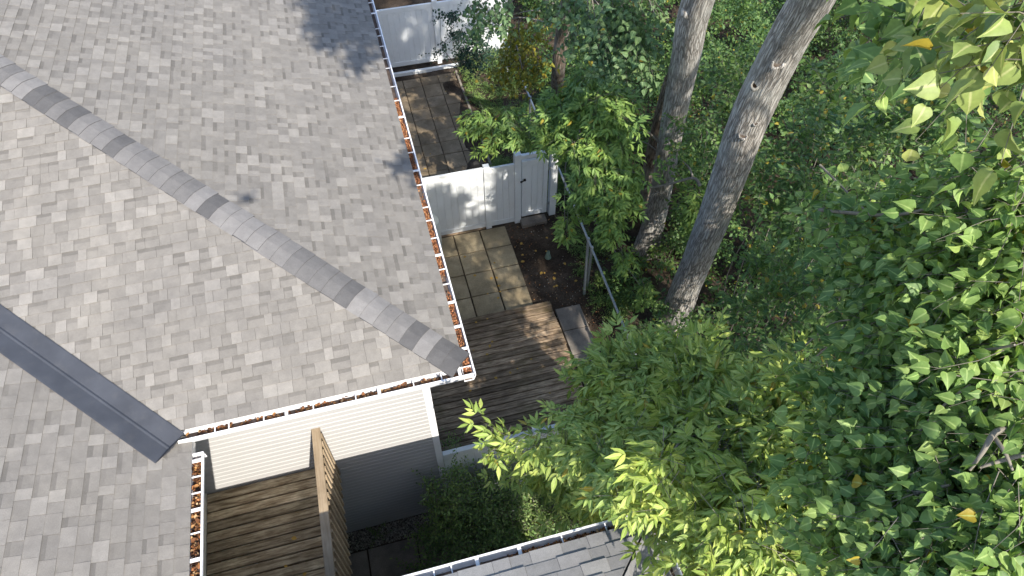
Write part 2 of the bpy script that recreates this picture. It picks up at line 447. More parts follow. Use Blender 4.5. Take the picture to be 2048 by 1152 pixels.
def shingle_tiles(pl, s0, s1, t0, t1, edges, seed, expo=EXPO, thick=1.0, wr=(0.09,0.22), contrast=0.68, band=True, start=-0.012):
    r = random.Random(seed); tiles = []
    e = expo/pl.k
    nrow = int((t1-t0)/e)+1
    for i in range(nrow):
        ta = t0 + start + i*e
        s = s0 - r.random()*0.3
        gap = r.random() < 0.5
        while s < s1:
            wd = r.uniform(*wr)
            x = r.random()
            if gap: tone = 0.46 + r.uniform(-0.09, 0.07)*contrast; h = 0.0055
            else: tone = 0.55 + (0.3*contrast if x > 0.8 else 0.11*contrast if x > 0.42 else -0.06*contrast) + r.uniform(-0.04, 0.04)*contrast; h = 0.0105
            if r.random() < 0.05: tone -= 0.14*contrast
            h += r.uniform(-0.0008, 0.0015)
            strips = [(ta, ta+e*1.02, tone)]
            if gap and band and r.random() < 0.7:
                tb = ta + e*r.uniform(0.6, 0.72)
                bt = 0.24 + r.uniform(-0.1, 0.1)
                strips = [(ta, tb, tone), (tb, ta+e*1.02, bt)]
            mb = MB()
            for (a, b, tn) in strips:
                poly = clip_poly([(s+0.0012, a), (s+wd-0.0012, a), (s+wd-0.0012, b), (s+0.0012, b)], edges)
                if len(poly) < 3: continue
                top = [pl.w(p[0], p[1], 0.0015 + thick*h*(1-0.85*(p[1]-ta)/e)) for p in poly]
                bot = [pl.w(p[0], p[1], -0.002) for p in poly]
                m = len(poly)
                fs = [tuple(range(m))] + [(m+j, m+(j+1) % m, (j+1) % m, j) for j in range(m)]
                mb.add(top+bot, fs, [tn] + [tn*0.8]*m)
            if mb.f:
                c = np.mean(np.array(mb.v), axis=0)
                tiles.append((mb, c, wd))
            s += wd; gap = not gap if r.random() < 0.82 else gap
    return tiles

def emit_tiles(tiles, mat, parent, limit):
    C = np.array([t[1] for t in tiles]); u, v, z = project(C)
    inside = (u > -10) & (u < 2058) & (v > -10) & (v < 1162) & (z > 0)
    size = np.array([t[2] for t in tiles])/np.maximum(z, 0.1)**2 * inside
    order = np.argsort(-size); pick = set(int(i) for i in order[:limit] if size[i] > 0)
    rest = MB()
    for i, (mb, c, wd) in enumerate(tiles):
        if i in pick: mb.build('shingle', mat, parent, tones=True)
        else: rest.add(mb.v, mb.f, mb.t)
    o = rest.build('shingle_field', mat, parent, tones=True); o['kind'] = 'stuff'
    return o

def hip_caps(pts, planes_dir, mat, parent, n_expo=0.19, wdt=0.20, seed=3, L=0.30):
    """pts: hip bottom and top (world). planes_dir: two unit vectors (down each slope, perpendicular to the hip in plan)"""
    r = random.Random(seed)
    a = np.array(pts[0]); b = np.array(pts[1]); ln = np.linalg.norm(b-a); d = (b-a)/ln
    q1, q2 = np.array(planes_dir[0]), np.array(planes_dir[1])
    N = int(ln/n_expo)
    tone = 0.5
    for i in range(N):
        p0 = a + d*(i*n_expo); p1 = p0 + d*L
        x = r.random()
        if r.random() < 0.75: tone = (0.12 if x < 0.25 else 0.45 if x < 0.5 else 0.66 if x < 0.8 else 0.92) + r.uniform(-0.06, 0.06)
        vs = []
        wj = wdt*r.uniform(0.93, 1.05)
        for (p, h) in ((p0, 0.026+r.uniform(0, 0.003)), (p1, 0.017)):
            for (q, k) in ((q1, 1), (q1, 0.5), (None, 0), (q2, 0.5), (q2, 1)):
                off = np.zeros(3) if q is None else q*wj*k
                hh = h + (0.002 if k == 0.5 else -0.008 if q is None else 0.0)
                vs.append(tuple(p + off + np.array([0, 0, hh])))
        for (p, h) in ((p0, 0.0), (p1, 0.0)):
            for q in (q1, None, q2):
                off = np.zeros(3) if q is None else q*wdt
                vs.append(tuple(p + off + np.array([0, 0, 0.002])))
        fs = [(j, j+1, j+6, j+5) for j in range(4)] + [(0, 10, 11, 12, 4, 3, 2, 1)] + [(0, 5, 13, 10), (4, 12, 15, 9)]
        m = MB(); m.add(vs, fs, [max(0, tone)]*4 + [0.0]*3)
        m.build('hip_cap', mat, parent, tones=True)

LAB_H = 'grey shingled house with dark metal valley, white gutters and white siding'
house = thing('house', (-3.0, 6.0, 0), LAB_H, 'house')
rm = MB()
RX = -7.4; RH = ZE + (XE-RX)*SL
K = XE - RX
rm.add([(XE,YS,ZE-.012),(XE,24,ZE-.012),(RX,24,RH-.012),(RX,YS+K,RH-.012)], [(0,1,2,3)])
WX = -10.6
# south slope strip between hip and valley
rm.add([(XE,YS,ZE-.012),(RX,YS+K,RH-.012),(VC-YS-K,YS+K,RH-.012),(VC-YS,YS,ZE-.012)], [(0,1,2,3)])
rm.add([(XW,-6,ZW-.012),(XW,4.43,ZW-.012),(XW-.36,4.43,ZW+.12-.012),(XW-K,VC-XW+K,ZW+K*SL-.012),(XW-K,-6,ZW+K*SL-.012)], [(0,1,2,3,4)])
# far slopes closing the roof
rm.add([(RX,YS+K,RH-.012),(RX,24,RH-.012),(RX-8,24,ZE-.012),(RX-8,YS+K,ZE-.012)], [(0,1,2,3)])
rm.add([(XW-K,-6,ZW+K*SL-.012),(XW-K,YS+K,ZW+K*SL-.012),(XW-2*K,YS+K,ZW-.012),(XW-2*K,-6,ZW-.012)], [(0,1,2,3)])
roof = rm.build('roof', M['dark'], house)
pE = Plane((XE, 0, ZE), (0, 1), (-1, 0))
pS = Plane((0, YS, ZE), (1, 0), (0, 1))
pW = Plane((XW, 0, ZW), (0, 1), (-1, 0))
hw = 0.10
# east slope: s = y, t = XE - x ; hip is y - YS = t
tiles = shingle_tiles(pE, YS-0.2, 23.5, 0, K-0.05, [(1, -1, YS + hw*1.1)], 21)
# south slope: s = x, t = y - YS ; right of the hip: x <= XE - t ; left: x >= XW - t + flashing
tiles += shingle_tiles(pS, XW-K, XE+0.2, 0, K-0.05, [(-1, -1, -XE + hw*1.1), (1, 1, VC - YS + 0.155)], 22)
# wing east slope: s = y, t = XW - x ; keep y <= YS + t - flashing
tiles += shingle_tiles(pW, -5.8, YS+K, 0, K-0.05, [(-1, 1, XW - VC + 0.155)], 23, wr=(0.1,0.25))
tiles += shingle_tiles(pW, 3.9, 4.45, 0, 0.42, [(1, -1, VC - XW - 0.155), (-1, 0, -4.42)], 24)
emit_tiles(tiles, M['shingle'], roof, 298)
sq = 0.5**0.5
hip_caps([(XE-0.02, YS+0.02, ZE), (RX, YS+K, RH)], [np.array([sq, sq, -sq*SL])*0.95, np.array([-sq, -sq, -sq*SL])*0.95], M['cap'], roof)
# metal valley: a folded dark strip lying on both slopes with its seam
vb = MB()
v0 = np.array([-2.735, VC+2.735, ZW+(XW+2.735)*SL]); dv = np.array([-1, 1, SL])/math.sqrt(2+SL*SL); vl = 11.3
perpS = np.array([sq, sq, sq*SL]); perpW = np.array([-sq, -sq, sq*SL])
def vpt(l, q, k, h): return tuple(v0 + dv*l + (q*k if q is not None else 0) + np.array([0, 0, h]))
def vstrip(l0, l1, h):
    m = MB()
    prof = [(perpW, 0.205, 0.020), (perpW, 0.19, 0.023), (perpW, 0.02, 0.016), (None, 0, 0.034), (perpS, 0.02, 0.016), (perpS, 0.19, 0.023), (perpS, 0.205, 0.020)]
    vs = [vpt(l, q, k, hh+h) for l in (l0, l1) for (q, k, hh) in prof] + [vpt(l, q, k, 0.0) for l in (l0, l1) for (q, k, hh) in (prof[0], prof[-1])]
    fs = [(i, i+1, i+8, i+7) for i in range(6)] + [(0, 7, 16, 14), (6, 15, 17, 13), (0, 14, 15, 6, 5, 4, 3, 2, 1)]
    m.add(vs, fs); return m
for l0, l1, h in ((0.0, 3.12, 0.0), (3.05, 6.2, 0.004), (6.1, 9.2, 0.008), (9.1, vl, 0.012)):
    vstrip(l0, l1, h).build('valley_flashing', M['flash'], roof)

# gutters -----------------------------------------------------------
def gutter_profile(sign, h0, z, wd=0.145):
    """open trough; h grows outwards by sign from the fascia at h0"""
    g = lambda d: h0 + sign*d
    return [(g(0), z-0.02), (g(0), z-0.12), (g(wd-0.03), z-0.12), (g(wd-0.012), z-0.07), (g(wd), z-0.03), (g(wd), z),
            (g(wd-0.019), z+0.002), (g(wd-0.019), z-0.008), (g(wd-0.008), z-0.012), (g(wd-0.02), z-0.066), (g(wd-0.036), z-0.114), (g(0.004), z-0.114), (g(0.004), z-0.02)]
def gutter(axis, h0, sign, a, b, z, hangers, parent, wd=0.145, caps=()):
    m = MB(); m.extrude(gutter_profile(sign, h0, z, wd), axis, a, b)
    for c in caps:
        if axis == 'x': m.box(c-0.004, c+0.004, min(h0, h0+sign*wd), max(h0, h0+sign*wd), z-0.12, z+0.001)
        else: m.box(min(h0, h0+sign*wd), max(h0, h0+sign*wd), c-0.004, c+0.004, z-0.12, z+0.001)
    g = m.build('gutter', M['trim'], parent)
    lin = MB()
    lo, hi = sorted((h0+sign*0.006, h0+sign*(wd-0.04)))
    if axis == 'x': lin.box(a+0.01, b-0.01, lo, hi, z-0.113, z-0.108)
    else: lin.box(lo, hi, a+0.01, b-0.01, z-0.113, z-0.108)
    lin.build('gutter_floor', M['gutter_in'], g)
    for c in hangers:
        hm = MB(); ww = 0.006 if rnd.random() < 0.8 else 0.018
        lo, hi = sorted((h0-sign*0.008, h0+sign*(wd-0.015)))
        if axis == 'x': hm.box(c-ww, c+ww, lo, hi, z-0.018, z-0.006)
        else: hm.box(lo, hi, c-ww, c+ww, z-0.018, z-0.006)
        hm.build('hanger', M['trim'], g)
    return g
ZG = 4.60
hy = [4.72, 5.06, 5.45, 5.76, 6.02, 6.28, 6.6, 6.95, 7.22, 7.7, 8.02, 8.45, 8.8, 9.35, 9.8, 10.2, 10.75, 11.05, 11.45, 11.8, 12.05, 12.6, 13.0, 13.6, 14.2, 15, 16, 17, 18, 19, 20]
gutter('y', XE-0.02, 1, 4.33, 24, ZG, hy, house)
hx = [-2.28, -2.13, -1.75, -1.5, -1.2, -0.72, -0.45, -0.05, 0.28, 0.5]
gutter('x', YS+0.02, -1, -2.68, XE+0.1, ZG+0.001, hx, house, caps=(-2.676,))
gy = [4.12, 3.93, 3.74, 3.55, 3.3, 3.02, 2.8, 2.5, 2.1, 1.7, 1.2]
ZGW = ZW-0.03
gutter('y', XW-0.02, 1, -6, 4.21, ZGW, gy, house, caps=(4.206,))
# fascia and soffit
m = MB(); m.box(XE-0.05, XE-0.022, YS+0.06, 24, ZG-0.17, ZG-0.022); m.box(XW-0.05, XW-0.022, -6, 4.44, ZGW-0.17, ZGW-0.022)
m.box(XW-0.068, XE-0.052, YS+0.022, YS+0.048, ZG-0.17, ZG-0.022)
m.build('fascia', M['trim'], house)
m = MB(); m.box(0.12, XE-0.052, YS+0.05, 24, ZG-0.168, ZG-0.15); m.box(-3.03, XW-0.052, -6, 4.435, ZGW-0.168, ZGW-0.15); m.box(XW-0.072, 0.118, YS+0.05, 4.70, ZG-0.168, ZG-0.15)
m.build('soffit', M['trim'], house)

# walls: each clapboard course its own board -----------------------
YW = 4.72
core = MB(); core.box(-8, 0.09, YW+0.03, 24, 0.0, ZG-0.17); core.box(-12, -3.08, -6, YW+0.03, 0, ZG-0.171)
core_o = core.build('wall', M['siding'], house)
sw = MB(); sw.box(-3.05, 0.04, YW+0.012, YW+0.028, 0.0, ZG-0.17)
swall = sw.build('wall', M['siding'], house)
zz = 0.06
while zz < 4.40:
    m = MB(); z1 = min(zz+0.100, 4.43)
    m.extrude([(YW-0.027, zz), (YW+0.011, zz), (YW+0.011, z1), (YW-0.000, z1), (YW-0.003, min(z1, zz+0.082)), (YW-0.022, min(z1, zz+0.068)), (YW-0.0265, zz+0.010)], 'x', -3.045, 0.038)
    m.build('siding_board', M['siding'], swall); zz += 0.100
ww = MB(); ww.box(-3.078, -3.062, -6, YW-0.002, 0.0, ZG-0.171)
wwall = ww.build('wall', M['siding_cream'], house)
zz = 0.06
DY0, DY1, DZ0, DZ1 = 1.55, 3.34, 2.60, 4.30
while zz < 4.40:
    segs = [(-6, YW-0.016)]
    if zz+0.1 > DZ0 and zz < DZ1: segs = [(-6, DY0-0.075), (DY1+0.075, YW-0.016)]
    for a, b in segs:
        m = MB(); m.extrude([(-3.046, zz), (-3.061, zz), (-3.061, zz+0.1), (-3.058, zz+0.1), (-3.0465, zz+0.008)], 'y', a, b)
        m.build('siding_board', M['siding_cream'], wwall)
    zz += 0.1
cb = MB(); cb.box(0.04, 0.135, YW-0.022, YW+0.1, 0.0, ZG-0.171)
cb.build('corner_board', M['trim'], house)
eb = MB(); zz = 0.06
while zz < 4.4:
    eb.extrude([(0.105, zz), (0.091, zz), (0.091, zz+0.1), (0.094, zz+0.1), (0.1045, zz+0.008)], 'y', YW+0.101, 24); zz += 0.1
e = eb.build('siding_field', M['siding'], house)
# sliding door of the wing onto the balcony
dm = MB()
for (y0, y1, z0, z1) in ((DY0-0.07, DY0, DZ0-0.02, DZ1+0.07), (DY1, DY1+0.07, DZ0-0.02, DZ1+0.07), (DY0, DY1, DZ1, DZ1+0.07), (DY0, DY1, DZ0-0.02, DZ0+0.05), (2.41, 2.49, DZ0+0.05, DZ1)):
    dm.box(-3.061, -3.03, y0, y1, z0, z1)
door = dm.build('sliding_door', M['trim'], house)
one_box('glass_pane', M['glass'], door, -3.055, -3.045, DY0, 2.41, DZ0+0.05, DZ1)
one_box('glass_pane', M['glass'], door, -3.055, -3.045, 2.49, DY1, DZ0+0.05, DZ1)

# ---------------- balcony: boards, joists, posts, rail, balusters
bal = thing('balcony', (-2.2, 2.8, 0), 'weathered brown wooden balcony with slatted railing in the corner of the house', 'balcony')
yb = YW - 0.02; i = 0
while yb > -0.6:
    wd = 0.138
    m = MB(); j = rnd.uniform(-0.004, 0.004)
    m.bbox(-3.04, -1.365+rnd.uniform(-0.006, 0.006), yb-wd+rnd.uniform(0, 0.004), yb-0.016, 2.535, 2.573+j, 0.006)
    m.build('deck_board', M['balcony'], bal)
    yb -= wd
m = MB()
for x in (-2.95, -2.4, -1.9, -1.42): m.box(x-0.02, x+0.02, -0.6, YW-0.025, 2.34, 2.533)
m.build('joists', M['balcony'], bal)
m = MB(); m.box(-1.378, -1.34, -0.6, YW-0.03, 2.33, 2.532); m.build('rim_board', M['rail'], bal)
for y in (0.1, 2.3): one_box('post', M['rail'], bal, -1.48, -1.39, y-0.045, y+0.045, 0, 2.338)
m = MB(); m.bbox(-1.425, -1.317, -0.6, YW-0.022, 3.56, 3.60, 0.005); m.build('top_rail', M['rail'], bal)
m = MB(); m.box(-1.385, -1.345, -0.6, YW-0.03, 3.47, 3.558); m.build('under_rail', M['rail'], bal)
m = MB(); m.bbox(-1.425, -1.386, YW-0.11, YW-0.024, 2.574, 3.558); m.build('end_post', M['rail'], bal)
y = YW - 0.1; proto = None
while y > -0.5:
    if proto is None:
        m = MB(); m.bbox(-0.019, 0.019, -0.019, 0.019, 0, 1.2, 0.004); proto = m.mesh('baluster', M['rail'])
    o = link('baluster', proto, bal); o.location = (-1.324, y, 2.345); 
    y -= 0.115

# ---------------- patios
def paver_grid(parent, xs, ys, mat, z0, th, gap, jit=0.004):
    for i in range(len(xs)-1):
        for j in range(len(ys)-1):
            m = MB(); dz = rnd.uniform(-jit, jit)
            m.bbox(xs[i]+gap/2+rnd.uniform(0, gap*.3), xs[i+1]-gap/2-rnd.uniform(0, gap*.3), ys[j]+gap/2, ys[j+1]-gap/2, z0, z0+th+dz, 0.008)
            m.build('paver', mat, parent)
patio = thing('patio', (1.7, 9.6, 0), 'patio of square tan concrete pavers beside the lower white fence', 'patio', kind='structure')
del patio['category']
paver_grid(patio, [0.14, 0.82, 1.455, 2.065, 2.675], [8.42, 9.02, 9.65, 10.25, 10.86], M['paver'], -0.02, 0.05, 0.022)
patio2 = thing('patio', (1.9, 14.3, 0), 'patio of mossy brown pavers between the two white fences', 'patio', kind='structure')
del patio2['category']
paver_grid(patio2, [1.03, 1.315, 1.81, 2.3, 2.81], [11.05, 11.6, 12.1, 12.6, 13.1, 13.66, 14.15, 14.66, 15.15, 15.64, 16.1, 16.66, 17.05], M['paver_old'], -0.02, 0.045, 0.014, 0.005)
paver_grid(patio2, [1.315+0.0, 1.35], [11.1, 11.2], M['paver_old'], -0.02, 0.03, 0.014)
m = MB(); m.box(2.825, 2.88, 11.1, 17.1, -0.02, 0.055); tag(m.build('edging', M['slab'], patio2))
patio3 = thing('patio', (1.6, 19.3, 0), 'dark shaded pavers behind the upper white fence', 'patio', kind='structure')
del patio3['category']
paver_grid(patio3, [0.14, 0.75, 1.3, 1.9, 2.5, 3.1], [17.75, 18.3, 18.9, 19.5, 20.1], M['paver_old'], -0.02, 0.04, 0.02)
path = thing('path', (3.3, 7.2, 0), 'row of grey concrete slabs along the edge of the ground deck', 'path', kind='structure')
del path['category']
paver_grid(path, [3.03, 3.58], [5.25, 5.85, 6.44, 7.03, 7.62, 8.2], M['slab'], -0.02, 0.13, 0.014)
low = thing('path', (-1.4, 3.3, 0), 'concrete slabs in the shade under the balcony', 'path', kind='structure')
del low['category']
paver_grid(low, [-2.9, -2.1, -1.355, -0.55, 0.1], [2.9, 3.62, 4.36], M['slab'], -0.02, 0.04, 0.02)
landing = one_box('concrete_landing', M['landing'], None, 0.14, 1.0, 11.02, 13.55, -0.02, 0.16)
tag(landing, 'pale grey concrete landing beside the house behind the lower white fence', 'landing')

# ---------------- ground deck
deck = thing('wooden_deck', (1.5, 6.6, 0), 'low dark weathered wooden deck beside the corner of the house', 'deck')
yb = 8.40
while yb > 4.93:
    m = MB(); m.bbox(0.14, 2.985+rnd.uniform(-0.012, 0.012), yb-0.139+rnd.uniform(0, 0.003), yb-0.014, 0.142, 0.18+rnd.uniform(-0.003, 0.003), 0.006)
    m.build('deck_board', M['deck'], deck); yb -= 0.139
m = MB(); m.box(0.15, 2.96, 4.9, 8.385, -0.02, 0.14); m.build('deck_frame', M['dark'], deck)

# ---------------- white vinyl fences
def fence_panel(parent, x0, x1, y, z0, z1, th=0.045, bw=0.15, rail=0.13):
    m = MB(); m.bbox(x0, x1, y-th/2-0.008, y+th/2+0.008, z1-rail, z1, 0.008); m.build('top_rail', M['vinyl'], parent)
    m = MB(); m.bbox(x0, x1, y-th/2-0.008, y+th/2+0.008, z0, z0+rail, 0.006); m.build('bottom_rail', M['vinyl'], parent)
    nb = max(1, round((x1-x0-0.004)/bw)); bw = (x1-x0-0.004)/nb
    for i in range(nb):
        a = x0+0.002+i*bw; m = MB(); b = a+bw; yo, yi = y-th/2+0.004, y+th/2-0.004
        prof = [(a+0.001, yo+0.006), (a+0.007, yo), (b-0.007, yo), (b-0.001, yo+0.006), (b-0.001, yi-0.006), (b-0.007, yi), (a+0.007, yi), (a+0.001, yi-0.006)]
        n = len(prof)
        vs = [(p[0], p[1], z0+rail-0.002) for p in prof] + [(p[0], p[1], z1-rail+0.002) for p in prof]
        m.add(vs, [(k, (k+1) % n, n+(k+1) % n, n+k) for k in range(n)])
        m.build('fence_board', M['vinyl'], parent)
def fence_post(parent, x, y, h, s=0.125, name='post'):
    m = MB(); a = s/2
    m.box(x-a, x+a, y-a, y+a, 0, h-0.03)
    m.bbox(x-a-0.006, x+a+0.006, y-a-0.006, y+a+0.006, h-0.03, h, 0.012)
    return m.build(name, M['vinyl'], parent)
f1 = thing('vinyl_fence', (2.0, 10.92, 0), 'white vinyl fence with a gate between the tan patio and the upper yard', 'fence')
YF = 10.93
fence_panel(f1, 0.14, 2.235, YF, 0.06, 1.80)
fence_post(f1, 2.30, YF, 1.84)
fence_panel(f1, 2.365, 2.915, YF, 0.05, 1.76)
fence_post(f1, 2.98, YF, 2.02, 0.14)
fence_post(f1, 3.80, YF+0.02, 2.06, 0.15)
m = MB(); m.bbox(3.052, 3.723, YF-0.04, YF+0.04, 1.86, 1.96, 0.008); m.build('gate_head', M['vinyl'], f1)
gate = MB()
GX0, GX1, GZ0, GZ1 = 3.075, 3.66, 0.17, 1.80
gate.bbox(GX0, GX0+0.10, YF-0.04, YF+0.03, GZ0, GZ1, 0.006); gate.bbox(GX1-0.10, GX1, YF-0.04, YF+0.03, GZ0, GZ1, 0.006)
go = gate.build('gate', M['vinyl'], f1)
m = MB(); m.bbox(GX0+0.101, GX1-0.101, YF-0.036, YF+0.028, GZ1-0.13, GZ1-0.002, 0.006); m.build('gate_rail', M['vinyl'], go)
m = MB(); m.bbox(GX0+0.101, GX1-0.101, YF-0.036, YF+0.028, GZ0+0.002, GZ0+0.13, 0.006); m.build('gate_rail', M['vinyl'], go)
x = GX0+0.101
for k in range(3):
    bw = (GX1-GX0-0.202)/3
    m = MB(); m.bbox(x+k*bw+0.002, x+(k+1)*bw-0.002, YF-0.02, YF+0.012, GZ0+0.128, GZ1-0.128, 0.003); m.build('gate_board', M['vinyl'], go)
m = MB(); m.tube([(3.045, YF-0.075, 1.28), (3.045, YF-0.10, 1.28)], 0.022, 10); m.tube([(3.045, YF-0.095, 1.28), (3.13, YF-0.075, 1.305)], 0.014, 8); m.tube([(3.13, YF-0.06, 1.305), (3.13, YF-0.09, 1.305)], 0.026, 10)
m.build('latch', M['black'], go)
for z in (0.45, 1.5):
    m = MB(); m.box(3.665, 3.72, YF-0.055, YF-0.041, z-0.04, z+0.04); m.build('hinge', M['galv'], go)
m = MB(); m.box(0.14, 2.235, YF-0.035, YF+0.035, 0.0, 0.058); m.build('kick_board', M['deck'], f1)
f2 = thing('vinyl_fence', (2.0, 17.65, 0), 'white vinyl fence at the far end of the mossy brown patio', 'fence')
YG = 17.66
fence_panel(f2, 0.14, 2.44, YG, 0.1, 1.84)
fence_post(f2, 2.50, YG, 1.93)
fence_panel(f2, 2.565, 4.4, YG, 0.1, 1.84)
fence_post(f2, 4.46, YG, 1.93)
f3 = thing('vinyl_fence', (1.6, 4.84, 0), 'white vinyl fence closing the deck beside the siding corner', 'fence')
fence_panel(f3, 0.14, 1.56, 4.80, 0.06, 1.84, 0.06)
fence_post(f3, 1.625, 4.80, 1.88)
fence_panel(f3, 1.69, 3.1, 4.80, 0.06, 1.84, 0.06)
fence_post(f3, 3.16, 4.80, 1.88)
m = MB(); m.bbox(0.75, 3.2, 17.29, 17.38, -0.02, 0.10, 0.01)
tag(m.build('timber_kerb', M['vinyl']), 'long white beam lying along the far edge of the mossy patio', 'beam')
m = MB(); m.bbox(3.03, 3.62, 10.66, 10.9, -0.02, 0.12, 0.01)
tag(m.build('gate_step', M['slab']), 'grey concrete step under the white gate', 'step')

# ---------------- galvanised pipe fence along the trees
pf = thing('pipe_fence', (3.9, 9.0, 0), 'galvanised pipe fence running along the edge of the trees', 'fence')
def px_at_z(u, v, z):
    d = ray(u, v); t = (z-CAM[2])/d[2]; return CAM + d*t
ra = px_at_z(1275, 720, 1.25); rb = px_at_z(1110, 318, 1.25)
dirr = (rb-ra)/np.linalg.norm(rb-ra)
m = MB(); m.tube([tuple(ra - dirr*3), tuple(rb + dirr*9)], 0.024, 10); m.build('top_rail', M['galv'], pf)
for t in (0.6, 3.05, 5.6, 8.1, 10.6):
    c = ra + dirr*(t-0.35)
    m = MB(); m.tube([(c[0], c[1], 0), (c[0], c[1], 1.27)], 0.028, 10); m.lathe([(0.034, 0), (0.036, 0.03), (0.022, 0.055), (0.004, 0.065)], (c[0], c[1], 1.262), 12)
    m.build('post', M['galv'], pf)
bp = at = px_at_z(1168, 590, 0.0); tp = px_at_z(1178, 478, 1.25)
c = bp
m = MB(); m.tube([(c[0], c[1], 0), (tp[0]-0.02, tp[1]-0.02, 1.27)], 0.03, 10); m.lathe([(0.04, 0), (0.04, 0.03), (0.02, 0.06)], (tp[0]-0.02, tp[1]-0.02, 1.25), 12); m.build('post', M['galv'], pf)

# ---------------- neighbour house, bottom of the picture
ZN = 4.80; YN = 2.11; XN = 1.915
nh = thing('house', (0.5, -1, 0), 'neighbouring house with pale grey shingles and white gutter at the lower edge', 'house')
rm = MB(); KN = 4.2
rm.add([(XN, YN, ZN-.012), (XN-KN, YN-KN, ZN+KN*SL-.012), (-7, YN-KN, ZN+KN*SL-.012), (-7, YN, ZN-.012)], [(0, 1, 2, 3)])
rm.add([(XN, YN, ZN-.012), (XN, -6, ZN-.012), (XN-KN, -6, ZN+KN*SL-.012), (XN-KN, YN-KN, ZN+KN*SL-.012)], [(0, 1, 2, 3)])
nroof = rm.build('roof', M['dark'], nh)
qN = Plane((0, YN, ZN), (-1, 0), (0, -1)); qE = Plane((XN, 0, ZN), (0, 1), (-1, 0))
# s = -x ; hip: x <= XN - t  -> s >= t - XN
tl = shingle_tiles(qN, -XN-0.2, 1.15, 0, KN-0.1, [(1, -1, -XN + 0.012)], 31, wr=(0.16,0.34), contrast=0.55, band=False, thick=1.7)
# east: keep y <= YN - t
tl += shingle_tiles(qE, -5.5, YN+0.2, 0, KN-0.1, [(-1, -1, -YN + 0.012)], 32, wr=(0.16,0.34), contrast=0.5, band=False, thick=1.7)
emit_tiles(tl, M['shingle2'], nroof, 200)
gutter('x', YN-0.015, 1, -7, XN+0.12, ZN-0.045, [-0.6, -0.22, -0.05, 0.2, 0.62, 1.05, 1.5], nh, wd=0.145)
gutter('y', XN-0.015, 1, -6, YN+0.02, ZN-0.046, [1.9, 1.45, 1.0, 0.4, -0.3, -1.2], nh, wd=0.145)
m = MB(); m.box(-7, 1.5, -6, 1.95, 0, ZN-0.2); m.build('wall', M['siding'], nh)
m = MB(); m.box(-7, XN-0.045, 1.955, YN-0.045, ZN-0.2, ZN-0.18); m.box(1.505, XN-0.045, -6, 1.95, ZN-0.2, ZN-0.18); m.build('soffit', M['trim'], nh)
m = MB(); m.box(-7, XN-0.07, YN-0.07, YN-0.044, ZN-0.18, ZN-0.05); m.box(XN-0.069, XN-0.044, -6, YN-0.045, ZN-0.18, ZN-0.05); m.build('fascia', M['trim'], nh)
# ================================================================== OBJECTS
# barrel beside the house
m = MB(); m.lathe([(0.19, 0), (0.215, 0.05), (0.225, 0.3), (0.232, 0.55), (0.225, 0.80), (0.21, 0.86), (0.212, 0.885), (0.2, 0.89), (0.195, 0.872), (0.05, 0.865)], (0.93, 10.58, 0.03), 28)
bo = m.build('barrel', M['barrel'], smooth=True)
tag(bo, 'white plastic barrel standing in the corner by fence and gutter', 'barrel')
# small garden ornament: a flared stone bird with a ring handle
g = thing('garden_ornament', (3.32, 9.62, 0), 'small pale green ornament with ring top on bare soil', 'ornament')
m = MB(); m.lathe([(0.07, 0.0), (0.078, 0.02), (0.074, 0.05), (0.062, 0.1), (0.05, 0.15), (0.04, 0.19), (0.032, 0.205)], (3.32, 9.62, 0.02), 20); m.build('body', M['verdigris'], g, smooth=True)
m = MB(); m.tube([(3.32+0.033*math.cos(a), 9.62, 0.252+0.036*math.sin(a)) for a in np.linspace(0, 2*math.pi, 15)], 0.012, 8, cap=False); m.build('ring', M['verdigris'], g, smooth=True)
# blue tarp lying along the fence on the deck
m = MB(); nx, na = 34, 13
r2 = random.Random(5)
for i in range(nx):
    x = 0.28 + i*(1.55/nx)
    hgt = 0.34*(0.35+0.65*math.sin(math.pi*min(1, (i+1)/nx*1.05)))+r2.uniform(-0.03, 0.03)
    for k in range(na):
        a = math.pi*k/(na-1); rr = 1+r2.uniform(-0.14, 0.14)
        m.v.append((x+r2.uniform(-0.01, 0.01), 5.22 + 0.2*math.cos(a)*rr, 0.18 + hgt*math.sin(a)*rr))
for i in range(nx-1):
    for k in range(na-1):
        q = i*na+k; m.f.append((q, q+1, q+na+1, q+na)); m.t.append(0.5)
tag(m.build('tarp', M['blue']), 'crumpled blue tarp lying on the deck along the white fence', 'tarp')
# black sack over the fence
m = MB()
for i in range(12):
    for k in range(12):
        a = 2*math.pi*k/12; t = i/11; rr = math.sin(math.pi*(0.04+0.92*t))*(1+rnd.uniform(-0.15, 0.15))
        m.v.append((2.12+0.28*(t-0.5)*1.6, 11.12+0.13*rr*math.cos(a)+0.03*t, 1.60+0.24*rr*math.sin(a)+0.12*math.sin(3*t)))
for i in range(11):
    for k in range(12):
        k2 = (k+1) % 12; m.f.append((i*12+k, i*12+k2, (i+1)*12+k2, (i+1)*12+k)); m.t.append(.5)
sk = m
m2 = MB(); m2.add(sk.v, sk.f); m2.tube([(2.1, 11.12, 0.0), (2.1, 11.12, 1.62)], 0.03, 8)
tag(m2.build('black_sack', M['black']), 'crumpled black bag on a stake behind the white fence', 'bag')

